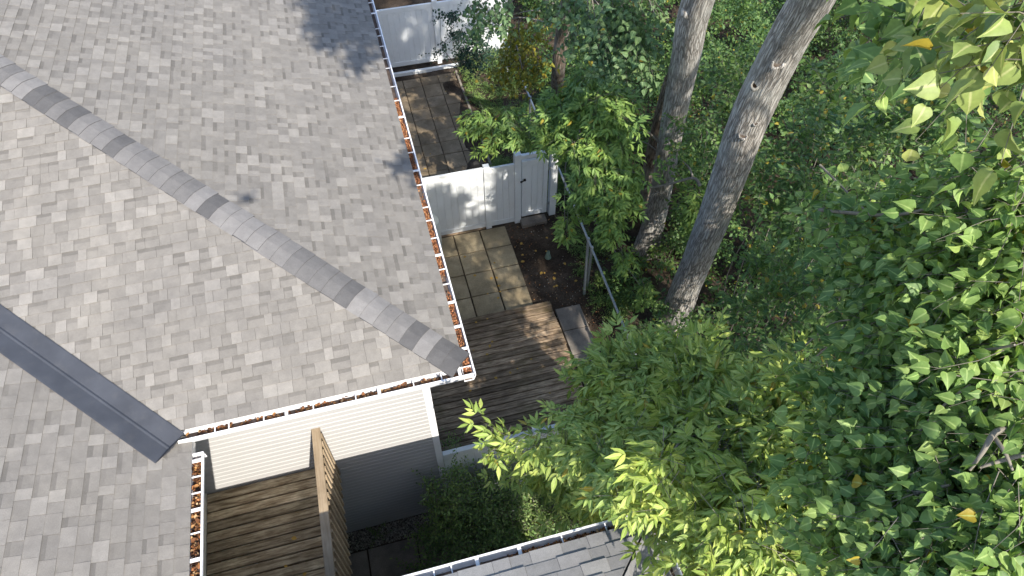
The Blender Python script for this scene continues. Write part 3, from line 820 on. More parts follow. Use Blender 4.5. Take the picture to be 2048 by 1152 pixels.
# the small drone that takes the picture (its shadow lies on the roof)
dr = thing('drone', (0, -0.16, 11.72), 'small grey quadcopter drone hovering above the roofs', 'drone')
m = MB(); m.lathe([(0.02, -0.04), (0.055, -0.03), (0.065, 0.0), (0.055, 0.03), (0.02, 0.045)], (0, -0.16, 11.72), 14); m.build('body', M['grey_plastic'], dr, smooth=True)
for sx in (-1, 1):
    for sy in (-1, 1):
        m = MB(); m.tube([(0, -0.16, 11.73), (sx*0.11, -0.16+sy*0.075, 11.74)], 0.011, 8); m.tube([(sx*0.11, -0.16+sy*0.075, 11.73), (sx*0.11, -0.16+sy*0.075, 11.77)], 0.013, 8); m.build('arm', M['grey_plastic'], dr)
        m = MB(); m.box(sx*0.11-0.06, sx*0.11+0.06, -0.16+sy*0.075-0.006, -0.16+sy*0.075+0.006, 11.771, 11.773); m.build('propeller', M['black'], dr)

# ---------------- litter
def litter_mesh(name, P, size, mat, label, flat=0.4, seed=1):
    """P (n,3): curled leaf scraps"""
    r = np.random.default_rng(seed); n = len(P)
    base = np.array([[0, -0.5, 0], [-0.36, -0.1, 0.12], [0.36, -0.1, 0.12], [-0.3, 0.25, 0.1], [0.3, 0.25, 0.1], [0, 0.6, -0.05], [0, 0.0, -0.04]])
    fc = np.array([[0, 6, 1], [0, 2, 6], [1, 6, 3], [6, 2, 4], [3, 6, 5], [6, 4, 5]])
    s = r.uniform(0.6, 1.4, n)*size
    a = r.uniform(0, 2*np.pi, n); tx = r.normal(0, flat, n); ty = r.normal(0, flat, n)
    ca, sa = np.cos(a), np.sin(a)
    X = np.stack([ca, sa, ty], 1); Y = np.stack([-sa, ca, tx], 1)
    X /= np.linalg.norm(X, axis=1, keepdims=True); Y /= np.linalg.norm(Y, axis=1, keepdims=True); Z = np.cross(X, Y)
    fr = np.stack([X, Y, Z], 1)
    V = np.einsum('ij,njk->nik', base, fr)*s[:, None, None] + P[:, None, :]
    Fs = (fc[None] + (np.arange(n)*len(base))[:, None, None]).reshape(-1, 3)
    o = link(name, np_mesh(name, V.reshape(-1, 3), [Fs], mat))
    tag(o, label, None, None, 'stuff'); return o
r = np.random.default_rng(3)
def strip(n, x0, x1, y0, y1, z0, z1): return np.stack([r.uniform(x0, x1, n), r.uniform(y0, y1, n), r.uniform(z0, z1, n)], 1)
ge = strip(11000, XE-0.0, XE+0.09, 4.42, 14, ZG-0.1, ZG-0.03)
keep = (np.sin(ge[:, 1]*7.3)+np.sin(ge[:, 1]*2.9+1) + r.normal(0, .5, len(ge)) > -0.9) & (ge[:, 1] < 10.1)
litter_mesh('gutter_litter', ge[keep], 0.02, M['litter_red'], 'russet seed and leaf litter filling the long east gutter', 0.6, 2)
gw = strip(800, XW-0.0, XW+0.08, 1.0, 4.15, ZGW-0.1, ZGW-0.03)
litter_mesh('gutter_litter', gw, 0.042, M['litter'], 'curled orange brown leaves filling the gutter above the balcony', 0.6, 4)
gs = strip(300, -2.6, XE, YS-0.08, YS-0.0, ZG-0.1, ZG-0.05)
litter_mesh('gutter_litter', gs, 0.04, M['litter'], 'scattered dry leaves in the south gutter above the white siding', 0.5, 5)
gn = strip(900, -0.5, 1.9, YN+0.0, YN+0.09, ZN-0.15, ZN-0.12); gn = gn[gn[:, 0] > 0.5]
litter_mesh('gutter_litter', gn, 0.03, M['litter'], 'dark debris in the gutter of the neighbouring house', 0.5, 6)
sl = np.concatenate([strip(900, 2.7, 4.2, 6, 10.8, 0.02, 0.07), strip(500, 2.9, 4.4, 11, 17, 0.03, 0.08)])
litter_mesh('leaf_litter', sl, 0.026, M['litter'], 'dry brown leaf litter on the bare soil', 0.4, 7)
# single fallen leaves
lm = None
def fallen(n, x0, x1, y0, y1, zf, label, group, size=0.06):
    global lm
    if lm is None:
        mm = MB(); mm.add([(0,-.5,0.02),(-.4,-.1,.16),(.4,-.1,.12),(-.34,.25,.1),(.34,.25,.18),(0,.62,0.0),(0,0,0.02)], [(0,6,1),(0,2,6),(1,6,3),(6,2,4),(3,6,5),(6,4,5)])
        lm = mm.mesh('fallen_leaf', M['fallen'])
    for i in range(n):
        o = link('fallen_leaf', lm); x = rnd.uniform(x0, x1); y = rnd.uniform(y0, y1)
        o.location = (x, y, zf(x, y)); s = size*rnd.uniform(0.6, 1.2); o.scale = (s, s, s); o.rotation_euler = (0, 0, rnd.uniform(0, 6.28))
        tag(o, label, 'leaf', group)
fallen(16, 0.9, 2.9, 5.3, 8.3, lambda x, y: 0.182, 'small yellow brown leaf fallen on the dark ground deck', 'fallen leaves on the ground deck')
fallen(9, 1.2, 2.6, 8.5, 10.7, lambda x, y: 0.034, 'small yellow brown leaf fallen on the tan pavers', 'fallen leaves on the tan pavers')
fallen(12, 1.1, 2.75, 11.3, 17, lambda x, y: 0.032, 'small yellow brown leaf fallen on the mossy pavers', 'fallen leaves on the mossy pavers')
fallen(7, -2.8, -1.5, 2.8, 4.6, lambda x, y: 2.577, 'small orange leaf fallen on the balcony boards', 'fallen leaves on the balcony', 0.075)
fallen(14, 2.75, 3.7, 8.3, 10.5, lambda x, y: 0.09, 'small tan leaf fallen on the bare soil', 'fallen leaves on the soil', 0.07)

# gravel strip below the siding
gp = strip(5200, -1.75, 0.6, 4.38, 4.70, 0.0, 0.03)
oc = np.array([[1,0,0],[-1,0,0],[0,1,0],[0,-1,0],[0,0,.7],[0,0,-.7]])
of = np.array([[0,2,4],[2,1,4],[1,3,4],[3,0,4],[2,0,5],[1,2,5],[3,1,5],[0,3,5]])
sc = r.uniform(0.006, 0.017, len(gp)); V = oc[None]*sc[:, None, None]*r.uniform(0.6, 1.3, (len(gp), 1, 3)) + gp[:, None, :]
Fs = (of[None] + (np.arange(len(gp))*6)[:, None, None]).reshape(-1, 3)
tag(link('gravel', np_mesh('gravel', V.reshape(-1, 3), [Fs], M['pebble'])), 'pale gravel strip along the foot of the siding', None, None, 'stuff')
gp = np.concatenate([strip(380, 2.75, 4.0, 6.2, 10.7, 0.03, 0.08)])
sc = r.uniform(0.006, 0.016, len(gp)); V = oc[None]*sc[:, None, None]*r.uniform(0.6, 1.3, (len(gp), 1, 3)) + gp[:, None, :]
Fs = (of[None] + (np.arange(len(gp))*6)[:, None, None]).reshape(-1, 3)
tag(link('pebbles', np_mesh('pebbles', V.reshape(-1, 3), [Fs], M['pebble'])), 'small pale stones scattered on the bare soil', None, None, 'stuff')

# ================================================================== VEGETATION
def leaf_proto(rows, fold=0.12, droop=0.15, lod=1, teeth=0.0, wav=0.0):
    """leaf of unit length along +Y; rows: (y, half width)"""
    vs = [(0, 0, 0)]; fs = []
    for k, (y, hw_) in enumerate(rows):
        z = -droop*y*y
        w_ = wav*(1 if k % 2 else -1)
        vs += [(-hw_, y - teeth*(k % 2), z + fold*hw_ + w_), (0, y, z), (hw_, y - teeth*((k+1) % 2), z + fold*hw_ - w_)]
    vs.append((0, 1.0, -droop)); T = len(vs)-1
    tri = [(0, 2, 1), (0, 3, 2)]; quad = []
    for k in range(len(rows)-1):
        a = 1+3*k; b = a+3
        quad += [(a, a+1, b+1, b), (a+1, a+2, b+2, b+1)]
    a = 1+3*(len(rows)-1)
    tri += [(a, a+1, T), (a+1, a+2, T)]
    rib = np.array([0.0] + [1.0, 0.0, 1.0]*len(rows) + [0.0])
    return np.array(vs, float), np.array(tri, int).reshape(-1, 3), np.array(quad, int).reshape(-1, 4), rib
HEART = [leaf_proto([(-0.07, 0.2), (0.05, 0.38), (0.22, 0.46), (0.42, 0.41), (0.62, 0.27), (0.82, 0.11)], f, d, teeth=0.02, wav=w_) for f, d, w_ in ((0.25, 0.15, 0.015), (0.1, 0.38, -0.02), (0.5, 0.25, 0.02), (0.7, 0.5, -0.015))]
ELDER = [leaf_proto([(0.2, 0.12), (0.42, 0.165), (0.64, 0.13), (0.82, 0.06)], f, d, teeth=0.04) for f, d in ((0.3, 0.18), (0.1, 0.35), (0.45, 0.1))]
OVAL = [leaf_proto([(0.2, 0.25), (0.6, 0.27)], f, d) for f, d in ((0.25, 0.15), (0.1, 0.3))]
ROUND = [leaf_proto([(0.15, 0.34), (0.6, 0.4)], f, d) for f, d in ((0.2, 0.1), (0.3, 0.2))]
CHEAP = [leaf_proto([(0.45, 0.34)], f, d) for f, d in ((0.2, 0.15), (0.1, 0.3))]

def rotm(ax, a):
    c, s = math.cos(a), math.sin(a)
    if ax == 'x': return np.array([[1,0,0],[0,c,-s],[0,s,c]])
    if ax == 'y': return np.array([[c,0,s],[0,1,0],[-s,0,c]])
    return np.array([[c,-s,0],[s,c,0],[0,0,1]])

def twig_protos(kind, leaf, seed, nvar=7):
    """each: (A (n,3,3) columns = leaf axes * size, B (n,3) leaf bases, stem polyline). twig lies along +Y, up is +Z"""
    r_ = random.Random(seed); out = []
    for k in range(nvar):
        A = []; B = []; L = r_.uniform(0.28, 0.46) if kind != 'small' else r_.uniform(0.25, 0.4)
        stem = [(0, 0, 0)]
        bend = r_.uniform(-0.25, 0.25); droop = r_.uniform(0.1, 0.5)
        def P(t): return np.array([bend*t*t*L, t*L, -droop*t*t*L])
        if kind == 'elder':
            nodes = 4
            for i in range(nodes):
                t = (i+1.0)/nodes
                sides = (-1, 1) if i < nodes-1 else (-1, 1, 0)
                for s in sides:
                    ang = s*r_.uniform(0.75, 1.25); pit = r_.uniform(-0.9, 0.25)
                    M1 = rotm('z', -ang) @ rotm('x', pit)
                    pl_ = r_.uniform(0.05, 0.1); b0 = P(t)
                    nl = r_.choice((3, 5, 5, 5))
                    spots = [(1.0, 0.0)] + [(0.72, 1), (0.72, -1)] + ([(0.38, 1), (0.38, -1)] if nl == 5 else [])
                    for (q, sd) in spots:
                        Ml = M1 @ rotm('z', -sd*r_.uniform(0.6, 1.0)) @ rotm('x', r_.uniform(-0.55, 0.0)) @ rotm('y', r_.uniform(-0.5, 0.5))
                        sz = leaf*r_.uniform(0.75, 1.2)*(1.1 if sd == 0 else 0.92)
                        A.append(Ml*sz); B.append(b0 + M1 @ np.array([0, pl_*(0.5+1.0*q), -0.03*q]))
        else:
            nl = {'heart': 10, 'small': 15, 'oval': 10, 'cheap': 9}[kind]
            for i in range(nl):
                t = (i+1.2)/(nl+0.2); s = -1 if i % 2 else 1
                if i == nl-1: s = 0
                ang = s*r_.uniform(0.6, 1.35)
                M1 = rotm('z', -ang) @ rotm('x', r_.uniform(-1.25, 0.3)) @ rotm('y', r_.gauss(0, 0.55))
                sz = leaf*r_.uniform(0.65, 1.2)*(1 - 0.25*t*(kind != 'heart'))
                A.append(M1*sz); B.append(P(t) + (M1 @ np.array([0, leaf*(0.38 if kind == 'heart' else 0.12), 0.0])))
        for t in (0.5, 1.0): stem.append(tuple(P(t)))
        out.append((np.array(A), np.array(B), np.array(stem)))
    return out
TW = {'elder': twig_protos('elder', 0.118, 1), 'heart': twig_protos('heart', 0.074, 2), 'oval': twig_protos('oval', 0.085, 3),
      'small': twig_protos('small', 0.042, 4), 'cheap': twig_protos('cheap', 0.085, 5), 'bigcheap': twig_protos('cheap', 0.14, 6)}

def frames(D, roll):
    D = D/np.linalg.norm(D, axis=1, keepdims=True)
    Zr = np.tile(np.array([0.02, 0.03, 1.0]), (len(D), 1))
    X = np.cross(D, Zr); X /= np.maximum(np.linalg.norm(X, axis=1, keepdims=True), 1e-6)
    U = np.cross(X, D)
    c, s = np.cos(roll)[:, None], np.sin(roll)[:, None]
    X2 = X*c + U*s; U2 = -X*s + U*c
    return np.stack([X2, D, U2], 2)      # columns

def gen_twigs(blobs, dens, rg, center=None, flat=0.8, out=0.75, droop=0.25, hollow=0.45, back=0.3):
    """blobs: list of (centre, radius). twigs point outward; returns P, D"""
    Ps = []; Ds = []
    for (c, rad) in blobs:
        n = max(3, int(dens*rad*rad))
        v = rg.normal(size=(n, 3)); v /= np.linalg.norm(v, axis=1, keepdims=True)
        q = hollow + (1-hollow)*rg.random(n)**0.7
        off = v*q[:, None]*rad; off[:, 2] *= flat
        ax = v*out + rg.normal(0, 0.45, (n, 3))
        if center is not None:
            rad_dir = np.asarray(c) - center; rad_dir = rad_dir/max(np.linalg.norm(rad_dir), 1e-6)
            ax = ax + rad_dir*0.6
        ax[:, 2] = ax[:, 2]*0.5 - droop
        Ps.append(np.asarray(c) + off - back*ax/np.linalg.norm(ax, axis=1, keepdims=True)); Ds.append(ax)
    return np.concatenate(Ps), np.concatenate(Ds)

def leaves_from(P, D, kind, rg, scale=1.0, droll=0.5):
    fr = frames(D, rg.normal(0, droll, len(P)))
    var = rg.integers(0, len(TW[kind]), len(P)); sc = scale*rg.uniform(0.8, 1.2, len(P))
    LA = []; LB = []; ST = []
    for k, (A, B, stem) in enumerate(TW[kind]):
        idx = np.where(var == k)[0]
        if not len(idx): continue
        f = fr[idx]; s = sc[idx]
        LA.append(np.einsum('nij,mjk->nmik', f, A).reshape(-1, 3, 3) * np.repeat(s, len(A))[:, None, None])
        LB.append((np.einsum('nij,mj->nmi', f, B)*s[:, None, None] + P[idx][:, None, :]).reshape(-1, 3))
        ST.append(np.einsum('nij,mj->nmi', f, stem)*s[:, None, None] + P[idx][:, None, :])
    return np.concatenate(LA), np.concatenate(LB), np.concatenate(ST)

def merge_leaves(A, B, protos, rg):
    Vs = []; T = []; Q = []; RB = []; off = 0
    var = rg.integers(0, len(protos), len(A))
    for k, (v, tr, qd, rb) in enumerate(protos):
        idx = np.where(var == k)[0]; n = len(idx)
        if not n: continue
        V = np.einsum('nij,mj->nmi', A[idx], v) + B[idx][:, None, :]
        RB.append(np.tile(rb, n)); Vs.append(V.reshape(-1, 3)); base = off + (np.arange(n)*len(v))[:, None, None]
        T.append((tr[None]+base).reshape(-1, 3))
        if len(qd): Q.append((qd[None]+base).reshape(-1, 4))
        off += n*len(v)
    FQ = [np.concatenate(T)] + ([np.concatenate(Q)] if Q else [])
    return np.concatenate(Vs), FQ, np.concatenate(RB)

def stems_mesh(ST, rad=0.003):
    n = len(ST); d = ST[:, 2]-ST[:, 0]; d /= np.maximum(np.linalg.norm(d, axis=1, keepdims=True), 1e-6)
    a = np.cross(d, np.array([0.3, 0.2, 0.93])); a /= np.maximum(np.linalg.norm(a, axis=1, keepdims=True), 1e-6); b = np.cross(d, a)
    rr = [rad, rad*0.75, rad*0.4]; V = []
    for i in range(3):
        for k in range(3):
            an = 2*math.pi*k/3
            V.append(ST[:, i] + (a*math.cos(an)+b*math.sin(an))*rr[i])
    V = np.stack(V, 1)
    q = np.array([(i*3+k, i*3+(k+1) % 3, (i+1)*3+(k+1) % 3, (i+1)*3+k) for i in range(2) for k in range(3)])
    return V.reshape(-1, 3), (q[None] + (np.arange(n)*9)[:, None, None]).reshape(-1, 4)

def foliage(parent, P, D, kind, protos, mat, rg, scale=1.0, singles=0, part='leaf', stem_rad=0.003, stemmat='twig', top=None, cull=None):
    """cull: drop leaves for which cull(pos) is true"""
    A, B, ST = leaves_from(P, D, kind, rg, scale)
    if cull is not None:
        kk = ~cull(B); A, B = A[kk], B[kk]
    pick = np.zeros(len(A), bool)
    if singles:
        u, v, z = project(B)
        ok = (u > 0) & (u < 2048) & (v > 0) & (v < 1152) & (z > 0.3)
        cell = (np.floor(u/14)*4096 + np.floor(v/14)).astype(np.int64)
        order = np.lexsort((z, cell)); order = order[ok[order]]
        _, first = np.unique(cell[order], return_index=True)
        front = order[first]
        size = np.linalg.norm(A[front][:, :, 1], axis=1)/z[front]
        front = front[np.argsort(-size)][:singles]
        pick[front] = True
        meshes = []
        for (v_, tr, qd, rb) in protos:
            me = np_mesh(part, v_, [tr] + ([qd] if len(qd) else []), mat, rib=rb); meshes.append(me)
        for i in front:
            o = link(part, meshes[int(rg.integers(0, len(meshes)))], parent)
            m4 = Matrix.Identity(4)
            for a in range(3):
                for b in range(3): m4[a][b] = A[i][a][b]
                m4[a][3] = B[i][a]
            o.matrix_world = m4
            loc, rot, sc3 = m4.decompose()
            o.location = loc; o.rotation_mode = 'QUATERNION'; o.rotation_quaternion = rot; o.scale = sc3
    V, FQ, RB = merge_leaves(A[~pick], B[~pick], protos, rg)
    if parent is not None:
        o = link('foliage', np_mesh('foliage', V, FQ, mat, rib=RB), parent); o['kind'] = 'stuff'
        SV, SF = stems_mesh(ST, stem_rad)
        s = link('twigs', np_mesh('twigs', SV, [SF], M[stemmat]), parent); s['kind'] = 'stuff'
        return o
    SV, SF = stems_mesh(ST, stem_rad)
    return V, FQ, RB

def spline(pts, n):
    pts = [np.array(p, float) for p in pts]; out = []
    for i in range(len(pts)-1):
        p0 = pts[max(i-1, 0)]; p1 = pts[i]; p2 = pts[i+1]; p3 = pts[min(i+2, len(pts)-1)]
        for k in range(n):
            t = k/n
            out.append(0.5*((2*p1)+(-p0+p2)*t+(2*p0-5*p1+4*p2-p3)*t*t+(-p0+3*p1-3*p2+p3)*t**3))
    out.append(pts[-1]); return np.array(out)

def trunk_mesh(pts, rads, mat, seed, nseg=28, per=16, rough=0.05, flare=0.0):
    c = spline(pts, per); rr = spline([(x, 0, 0) for x in rads], per)[:, 0]; n = len(c)
    rg = np.random.default_rng(seed)
    d = np.gradient(c, axis=0); d /= np.linalg.norm(d, axis=1, keepdims=True)
    a = np.cross(d, np.array([0.9, 0.1, 0.2])); a /= np.linalg.norm(a, axis=1, keepdims=True); b = np.cross(d, a)
    th = np.linspace(0, 2*np.pi, nseg, endpoint=False)
    ln = np.concatenate([[0], np.cumsum(np.linalg.norm(np.diff(c, axis=0), axis=1))])
    mod = np.ones((n, nseg))
    for k in range(1, 9):
        ph = rg.uniform(0, 6.28); fz = rg.uniform(0.3, 2.6)
        mod += rough*0.5/k**0.6*np.sin(k*th[None]+ph+0.5*np.sin(fz*ln)[:, None])*np.cos(fz*ln+ph)[:, None]
    mod += rg.normal(0, rough*0.12, (n, nseg))
    if flare: mod *= (1 + flare*np.exp(-ln/0.45)[:, None]*(1+0.5*np.cos(5*th)[None]))
    V = c[:, None, :] + (a[:, None, :]*np.cos(th)[None, :, None] + b[:, None, :]*np.sin(th)[None, :, None])*(rr[:, None]*mod)[:, :, None]
    i, k = np.meshgrid(np.arange(n-1), np.arange(nseg), indexing='ij'); k2 = (k+1) % nseg
    Q = np.stack([i*nseg+k, i*nseg+k2, (i+1)*nseg+k2, (i+1)*nseg+k], -1).reshape(-1, 4)
    me = np_mesh('trunk', V.reshape(-1, 3), [Q], mat, smooth=True)
    uv = me.uv_layers.new(name='UVMap'); circ = 2*np.pi*np.mean(rads)
    U = np.stack([k/nseg, (k+1)/nseg, (k+1)/nseg, k/nseg], -1).reshape(-1, 4)*circ/1.2
    W = np.stack([ln[i], ln[i], ln[i+1], ln[i+1]], -1).reshape(-1, 4)/1.2
    uv.data.foreach_set('uv', np.stack([U, W], -1).astype(np.float32).ravel())
    return me, c

def branch(parent, pts, r0, r1, mat, n=6, per=5, name='branch'):
    c = spline(pts, per); m = MB()
    m.tube([tuple(p) for p in c], list(np.linspace(r0, r1, len(c))), n)
    return m.build(name, mat, parent, smooth=True)

def jitter_branch(rg, a, b, sag=0.15):
    a = np.array(a); b = np.array(b); mid = (a+b)/2 + rg.normal(0, 0.08, 3)*np.linalg.norm(b-a)*0.6 + np.array([0, 0, sag])
    return [a, mid, b]

def nearest_on(c, p):
    return c[np.argmin(np.linalg.norm(c - p, axis=1))]

def PB(L): return [(wp(u, v, d), rad) for (u, v, d, rad) in L]

# ---- tall leaning tree whose crown is above the frame (casts the shadow on the roof)
rg = np.random.default_rng(41)
tA = thing('tree', (5.15, 7.1, 0), 'tall tree with thick leaning grey trunk and old branch scars', 'tree')
ptsA = [(5.12, 7.05, -0.1), wp(1368, 585, 13.0), wp(1434, 420, 10.7), wp(1500, 235, 8.95), wp(1563, 105, 8.05), wp(1630, -15, 7.2), wp(1712, -160, 6.3), (3.4, 3.3, 11.4), (3.2, 3.0, 13.2)]
me, cA = trunk_mesh(ptsA, [0.30, 0.255, 0.235, 0.225, 0.205, 0.195, 0.18, 0.12, 0.06], M['bark'], 5, 40, 22, 0.06, 0.25)
link('trunk', me, tA)
TRA = BVHTree.FromPolygons([v.co.copy() for v in me.vertices], [tuple(p.vertices) for p in me.polygons])
# branch scars: a raised collar of bark round a dark hollow
def scar(parent, u, v, d, r_, ax, rot, ring=0.03, hole=True):
    q0 = ray(u, v); hit = TRA.ray_cast(Vector(CAM), Vector(q0).normalized())
    p = np.array(hit[0]) if hit[0] is not None else wp(u, v, d-0.2); view = (CAM - p)/np.linalg.norm(CAM - p)
    X = R[0]*math.cos(rot) + R[1]*math.sin(rot); X = X - view*np.dot(X, view); X /= np.linalg.norm(X); Y = np.cross(view, X)
    m = MB()
    prof = [(1.75, -0.045), (1.5, -0.008), (1.28, 0.010), (1.1, 0.012), (0.95, 0.0), (0.8, -0.03)]
    n = 20; vs = []; fs = []
    for (q, h) in prof:
        for k in range(n):
            a = 2*math.pi*k/n; wob = 1+0.07*math.sin(3*a+u)
            vs.append(tuple(p + X*math.cos(a)*r_*ax*q*wob + Y*math.sin(a)*r_*q*wob + view*h*(r_/0.07)))
    for i in range(len(prof)-1):
        for k in range(n):
            k2 = (k+1) % n; fs.append((i*n+k, i*n+k2, (i+1)*n+k2, (i+1)*n+k))
    m.add(vs, fs); o = m.build('branch_scar', M['bark'], parent, smooth=True)
    uvl = o.data.uv_layers.new(name='UVMap')
    co = np.array([o.data.vertices[l.vertex_index].co for l in o.data.loops])
    uvl.data.foreach_set('uv', (co[:, :2]*1.0).astype(np.float32).ravel())
    m = MB(); m.add([tuple(p + X*math.cos(2*math.pi*k/n)*r_*ax*0.86 + Y*math.sin(2*math.pi*k/n)*r_*0.86 + view*-0.012*(r_/0.07)) for k in range(n)], [tuple(range(n))])
    m.build('hollow', M['hole'] if hole else M['bark_brown'], o)
scar(tA, 1512, 168, 8.37, 0.05, 0.62, 0.62)
scar(tA, 1487, 270, 9.0, 0.04, 1.0, 0.2, hole=False)
scar(tA, 1512, 246, 8.8, 0.026, 0.8, 0.9, hole=False)
scar(tA, 1556, 126, 7.97, 0.04, 1.3, -0.6, hole=False)
cen = np.array([3.9, 3.4, 12.8])
blobsA = []
for k in range(26):
    blobsA.append((rg.uniform([2.3, 1.8, 12.3], [4.6, 4.4, 14.0]), rg.uniform(0.3, 0.5)))
for (p, rad) in blobsA:
    if rg.random() < 0.5: branch(tA, jitter_branch(rg, nearest_on(cA[-40:], p), p), 0.045, 0.012, M['twig'])
for k in range(70):
    # the low side of the crown, whose shade falls across the end of the east roof slope
    y = rg.uniform(0.8, 4.6); x0 = 1.42 + 0.2*max(0, 3.3-y)
    if y < 2.0 and rg.random() < 0.3: continue
    blobsA.append((np.array([rg.uniform(x0, 3.0), y, rg.uniform(12.6, 13.4)]), rg.uniform(0.22, 0.34) if y > 2.0 else rg.uniform(0.16, 0.26)))
P, D = gen_twigs(blobsA, 270, rg, cen)
foliage(tA, P, D, 'bigcheap', CHEAP, M['leaf_heart'], rg)

# ---- double trunk tree behind it
rg = np.random.default_rng(42)
tB = thing('tree', (5.6, 9.4, 0), 'tall tree with forked grey and brown trunks left of the leaning trunk', 'tree')
ptsB = [(5.5, 9.3, -0.1), wp(1318, 400, 14.3), wp(1345, 250, 12.2), wp(1372, 115, 10.6), wp(1402, -20, 9.2), (3.9, 5.9, 10.2), (4.2, 6.0, 12.6)]
me, cB = trunk_mesh(ptsB, [0.25, 0.205, 0.2, 0.2, 0.19, 0.16, 0.08], M['bark'], 6, 32, 18, 0.05, 0.3)
link('trunk', me, tB)
ptsB1 = [(5.9, 10.6, -0.1), wp(1292, 395, 15.4), wp(1312, 285, 13.9), wp(1338, 185, 12.4), wp(1366, 105, 10.9)]
me, cB1 = trunk_mesh(ptsB1, [0.2, 0.165, 0.15, 0.14, 0.12], M['bark_brown'], 7, 24, 14, 0.05, 0.3)
link('trunk', me, tB)
for L, r0 in (([wp(1322, 288, 12.6), wp(1300, 268, 12.4), wp(1275, 255, 12.3), wp(1253, 258, 12.2)], 0.03),
              ([wp(1400, 372, 12.0), wp(1386, 356, 12.0), wp(1340, 368, 12.1), wp(1290, 378, 12.2), wp(1245, 390, 12.2)], 0.03),
              ([wp(1386, 356, 12.0), wp(1378, 335, 12.0), wp(1360, 318, 12.1)], 0.022),
              ([wp(1315, 385, 12.2), wp(1290, 398, 12.2), wp(1265, 412, 12.3)], 0.014),
              ([wp(1345, 170, 11.6), wp(1335, 150, 11.4), wp(1322, 140, 11.2), wp(1300, 143, 11.1)], 0.012)):
    branch(tB, L, r0, 0.006, M['twig'])
m = MB(); c0 = wp(1374, 22, 9.35)
for i in range(7):
    for k in range(12):
        a = 2*math.pi*k/12; t = math.pi*i/6; m.v.append((c0[0]+0.075*math.sin(t)*math.cos(a), c0[1]+0.075*math.sin(t)*math.sin(a), c0[2]+0.1*math.cos(t)))
for i in range(6):
    for k in range(12): m.f.append((i*12+k, i*12+(k+1) % 12, (i+1)*12+(k+1) % 12, (i+1)*12+k)); m.t.append(.5)
kn = m.build('burl', M['bark'], tB, smooth=True); kn.data.uv_layers.new(name='UVMap')
uvc = np.array([kn.data.vertices[l.vertex_index].co for l in kn.data.loops]); kn.data.uv_layers[0].data.foreach_set('uv', uvc[:, [0, 2]].astype(np.float32).ravel())
blobsB = [(rg.uniform([3.0, 5.0, 12.0], [7.0, 9.0, 15.5]), rg.uniform(0.4, 0.6)) for k in range(9)] + [(rg.uniform([2.75, 3.6, 11.2], [4.6, 6.8, 13.4]), rg.uniform(0.35, 0.5)) for k in range(22)] + [(rg.uniform([4.6, 3.3, 11.4], [7.7, 6.0, 13.3]), rg.uniform(0.35, 0.5)) for k in range(18)]
for (p, rad) in blobsB: branch(tB, jitter_branch(rg, nearest_on(cB[-30:], p), p), 0.045, 0.012, M['twig'])
P, D = gen_twigs(blobsB, 105, rg, np.array([5.5, 8, 12.8]))
foliage(tB, P, D, 'bigcheap', CHEAP, M['leaf_heart'], rg)
# shoots with oval leaves on its lower trunk
P, D = gen_twigs(PB([(1360, 245, 11.6, .22), (1385, 275, 11.5, .25), (1420, 250, 11.4, .25), (1350, 300, 11.9, .2), (1430, 300, 11.6, .25), (1330, 330, 12.1, .15)]), 190, rg)
foliage(tB, P, D, 'oval', OVAL, M['leaf_shrub'], rg, 1.1)

# ---- box elder in front, over the corner of the neighbouring roof
rg = np.random.default_rng(43)
tM = thing('box_elder_tree', (3.7, 3.5, 0), 'sunlit box elder with pointed compound leaves spreading over the lower roof corner', 'tree')
L1 = [(1215,745,7.9,.38),(1290,720,7.8,.42),(1370,715,7.6,.42),(1440,745,7.4,.42),(1245,800,7.3,.42),(1330,800,7.0,.45),(1420,815,6.8,.42),(1500,830,6.6,.4),
      (1140,835,7.6,.24),(1195,850,7.2,.34),(972,893,7.5,.1),(1012,882,7.4,.15),(1075,880,7.2,.19),(1030,930,8.7,.2),(1135,890,7.0,.22),(1200,900,6.5,.26),(1280,900,6.2,.34),(1370,895,6.2,.42),(1460,900,6.1,.42),(1550,880,6.2,.4),
      (1090,935,8.5,.26),(1150,945,8.2,.28),(1225,955,7.4,.28),(1310,965,5.5,.3),(1410,975,5.9,.4),(1500,970,5.8,.4),
      (1130,985,8.6,.22),(1190,1000,8.2,.2),(1240,985,5.9,.12),(1425,995,5.5,.22),(1495,1040,5.4,.24),(1440,1060,5.5,.08),(1530,1050,5.6,.4),(1550,1110,5.3,.22),(1540,1130,5.5,.34),(1600,950,6,.4),(1620,1080,5.6,.36),(1590,830,6.2,.34),(1640,790,6.2,.3),(1560,760,6.8,.25)]
BM = PB(L1)
ptsM = [(3.75, 3.5, -0.1), (3.7, 3.4, 1.6), (3.45, 3.2, 3.2), (3.0, 2.9, 4.6), (2.7, 2.7, 5.6)]
me, cM = trunk_mesh(ptsM, [0.17, 0.13, 0.11, 0.08, 0.04], M['bark_brown'], 8, 16, 8)
link('trunk', me, tM)
for (p, rad) in BM:
    if rg.random() < 0.75: branch(tM, jitter_branch(rg, nearest_on(cM, p - np.array([0, 0, 0.8])), p - np.array([0, 0, 0.1])), 0.022, 0.005, M['twig'])
P, D = gen_twigs(BM, 135, rg, np.array([3.2, 3.2, 4.2]), flat=0.75, droop=0.2)
under = [(p - np.array([0, 0, 0.75]) + rg.normal(0, .15, 3), rad*1.15) for (p, rad) in BM if p[2] > 4.0 and (p[0] > 1.6)]
P2, D2 = gen_twigs(under, 40, rg, np.array([3.2, 3.2, 3.6]))
under = [(rg.uniform([1.9, 2.2, 2.5], [3.8, 3.7, 4.2]), 0.4) for k in range(24)]
P4, D4 = gen_twigs(under, 110, rg, np.array([3.2, 3.2, 3.6]))
P2 = np.concatenate([P2, P4]); D2 = np.concatenate([D2, D4])
